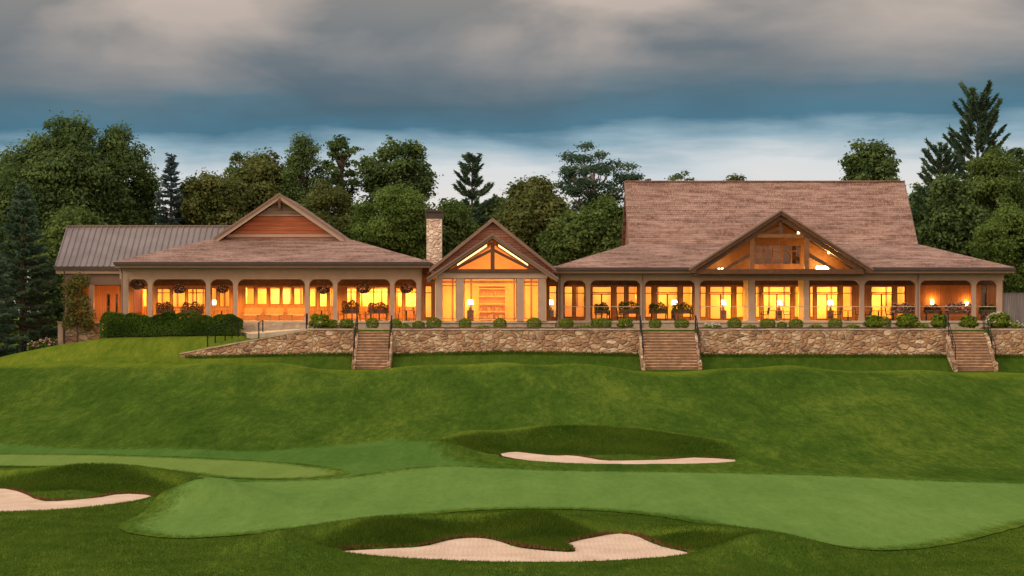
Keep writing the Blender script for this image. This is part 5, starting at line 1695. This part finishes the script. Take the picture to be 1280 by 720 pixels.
for px, py, w, lab, mt, fl in (
        (206, 378, 22, 'dark planter trough behind the hedge, left of two', 'planter_leaf', None), (241, 378, 28, 'dark planter trough behind the hedge, right of two', 'planter_leaf', None),
        (438, 376, 22, 'dark planter trough in the sixth left-porch bay, left of two', 'planter_leaf', None), (473, 378, 26, 'dark planter trough in the sixth left-porch bay, right of two', 'planter_leaf', None),
        (786, 377, 26, 'tall bushy planter left of the widest stairs', 'hedge_leaf', None), (752, 379, 18, 'dark bushy planter in the second bay of the main porch', 'hedge_leaf', None),
        (823, 379, 24, 'dark planter trough before the double doors, left of two', 'hedge_leaf', None), (853, 379, 26, 'dark planter trough before the double doors, right of two', 'hedge_leaf', None),
        (1128, 380, 30, 'pink-flowered planter left of the wood-walled bay', 'planter_leaf', 'flower_pink'), (1166, 382, 22, 'small planter in the wood-walled bay', 'planter_leaf', None),
        (1198, 379, 34, 'long flowery planter in the wood-walled bay', 'planter_leaf', 'flower_pink'), (1236, 382, 24, 'dark bushy planter in the last narrow bay', 'hedge_leaf', None)):
    planter(px, py, w, lab, mt, fl)


def basket(px, py, w, label, fl='flower_pink'):
    Y = 150.5; x = X(px, Y); z = Z(py, Y); r = w * Y / F / 2
    e = empty('hanging_basket', (x, Y, z - r * .4), label, 'hanging basket', 'hanging baskets in the left porch')
    m = MB(); m.lathe([(r * .35, -r * .55), (r * .7, -r * .3), (r * .8, 0)], (x, Y, z), 12); m.build('bowl', 'dark_wicker', e)
    m = MB(); ct = Z(349, PF) + .27
    for i in range(3): m.tube((x + .7 * r * math.cos(i * 2.1), Y + .7 * r * math.sin(i * 2.1), z), (x, Y, ct), .008, k=4)
    m.build('chain', 'black_iron', e)
    rng = np.random.default_rng(int(px)); n = 500; d = sphere_dirs(n, rng); c = d * r * rng.uniform(.7, 1.05, n)[:, None] * np.array([1, 1, .6]); c[:, 2] += r * .4 + .1 * r
    V, Qd = quads(c, d, rng.uniform(.04, .075, n), rng); np_mesh('foliage', V, Qd, 'planter_leaf', np.repeat(rng.uniform(0, 1, n), 4), e)
    k = 80; d2 = d[:k] * np.array([1, 1, 1]); V, Qd = quads(d2 * r * 1.03 * np.array([1, 1, .6]) + np.array([0, 0, r * .5]), d2, np.full(k, .045), rng, .9)
    np_mesh('blossom', V, Qd, fl, rng.uniform(0, 1, len(V)), e)


for px, py, w, lab in ((172, 357, 18, 'flower basket hanging in the corner bay nearest the side porch'), (224, 362, 18, 'flower basket hanging above the hedge in the second bay'), (278, 362, 16, 'flower basket hanging left of the broad steps'),
                       (404, 363, 16, 'flower basket hanging right of the broad steps'), (455, 362, 18, 'flower basket hanging in the sixth bay of the left porch'), (508, 362, 17, 'flower basket hanging nearest the pavilion')):
    basket(px, py, w, lab)


# warm uplit pair of posts under the timber gable
for px in (939.5, 1008):
    point(X(px, PF), PF + .55, FL + 2.3, 9, (1, .52, .13), .05)
# lamps and shelves inside
def lamp(px, Y, label, base_h=.75, p=22):
    x = X(px, Y); e = empty('table_lamp', (x, Y, FL), label, 'lamp', 'lamps inside the clubhouse')
    m = MB(); m.lathe([(.22, 0), (.24, .03), (.24, base_h - .03), (.3, base_h)], (x, Y, FL), 12); m.build('side_table', 'timber', e)
    m = MB(); m.lathe([(.09, .002), (.11, .12), (.04, .3), (.02, .42)], (x, Y, FL + base_h), 10); m.build('base', 'terracotta', e)
    m = MB(); m.lathe([(.24, .40), (.17, .74)], (x, Y, FL + base_h), 16); m.build('lamp_shade', 'lamp_glow', e)
    point(x, Y - .35, FL + base_h + .6, p)


lamp(588, 149.6, 'lit table lamp in the left of the pavilion hall')
lamp(688, 151.9, 'lit lamp in the glazed link right of the pavilion')
lamp(268, 155.2, 'lit lamp behind the third bay of the left porch'); lamp(904, 155.6, 'lit lamp behind the double doors left of the porch table')
lamp(974, 155.6, 'lit lamp behind the double doors under the timber gable'); lamp(1038, 155.6, 'lit lamp behind the double doors right of the porch table'); lamp(843, 155.8, 'lit lamp behind the double doors above the widest stairs')
e = empty('bookcase', (X(615, 155), 155.2, FL), 'tall pale wooden bookcase on the back wall of the pavilion hall', 'bookcase')
x0, x1 = X(597, 155.2), X(633, 155.2)
m = MB(); m.box(x0, x0 + .08, 154.9, 155.4, FL, FL + 2.5); m.box(x1 - .08, x1, 154.9, 155.4, FL, FL + 2.5); m.box(x0 - .05, x1 + .05, 154.85, 155.4, FL + 2.5, FL + 2.6); m.build('side_panel', 'amber_wall', e)
for i in range(5):
    m = MB(); m.box(x0 + .081, x1 - .081, 154.93, 155.36, FL + .05 + i * .56, FL + .12 + i * .56); m.build('shelf', 'amber_wall', e)
bk = MB(); rg = random.Random(5)
for i in range(4):
    q = x0 + .12
    while q < x1 - .25:
        w = rg.uniform(.04, .09)
        if rg.random() < .35: bk.box(q, q + w, 155.0, 155.25, FL + .122 + i * .56, FL + .122 + i * .56 + rg.uniform(.15, .33))
        q += w + .005
bk.build('books', 'cushion', e)
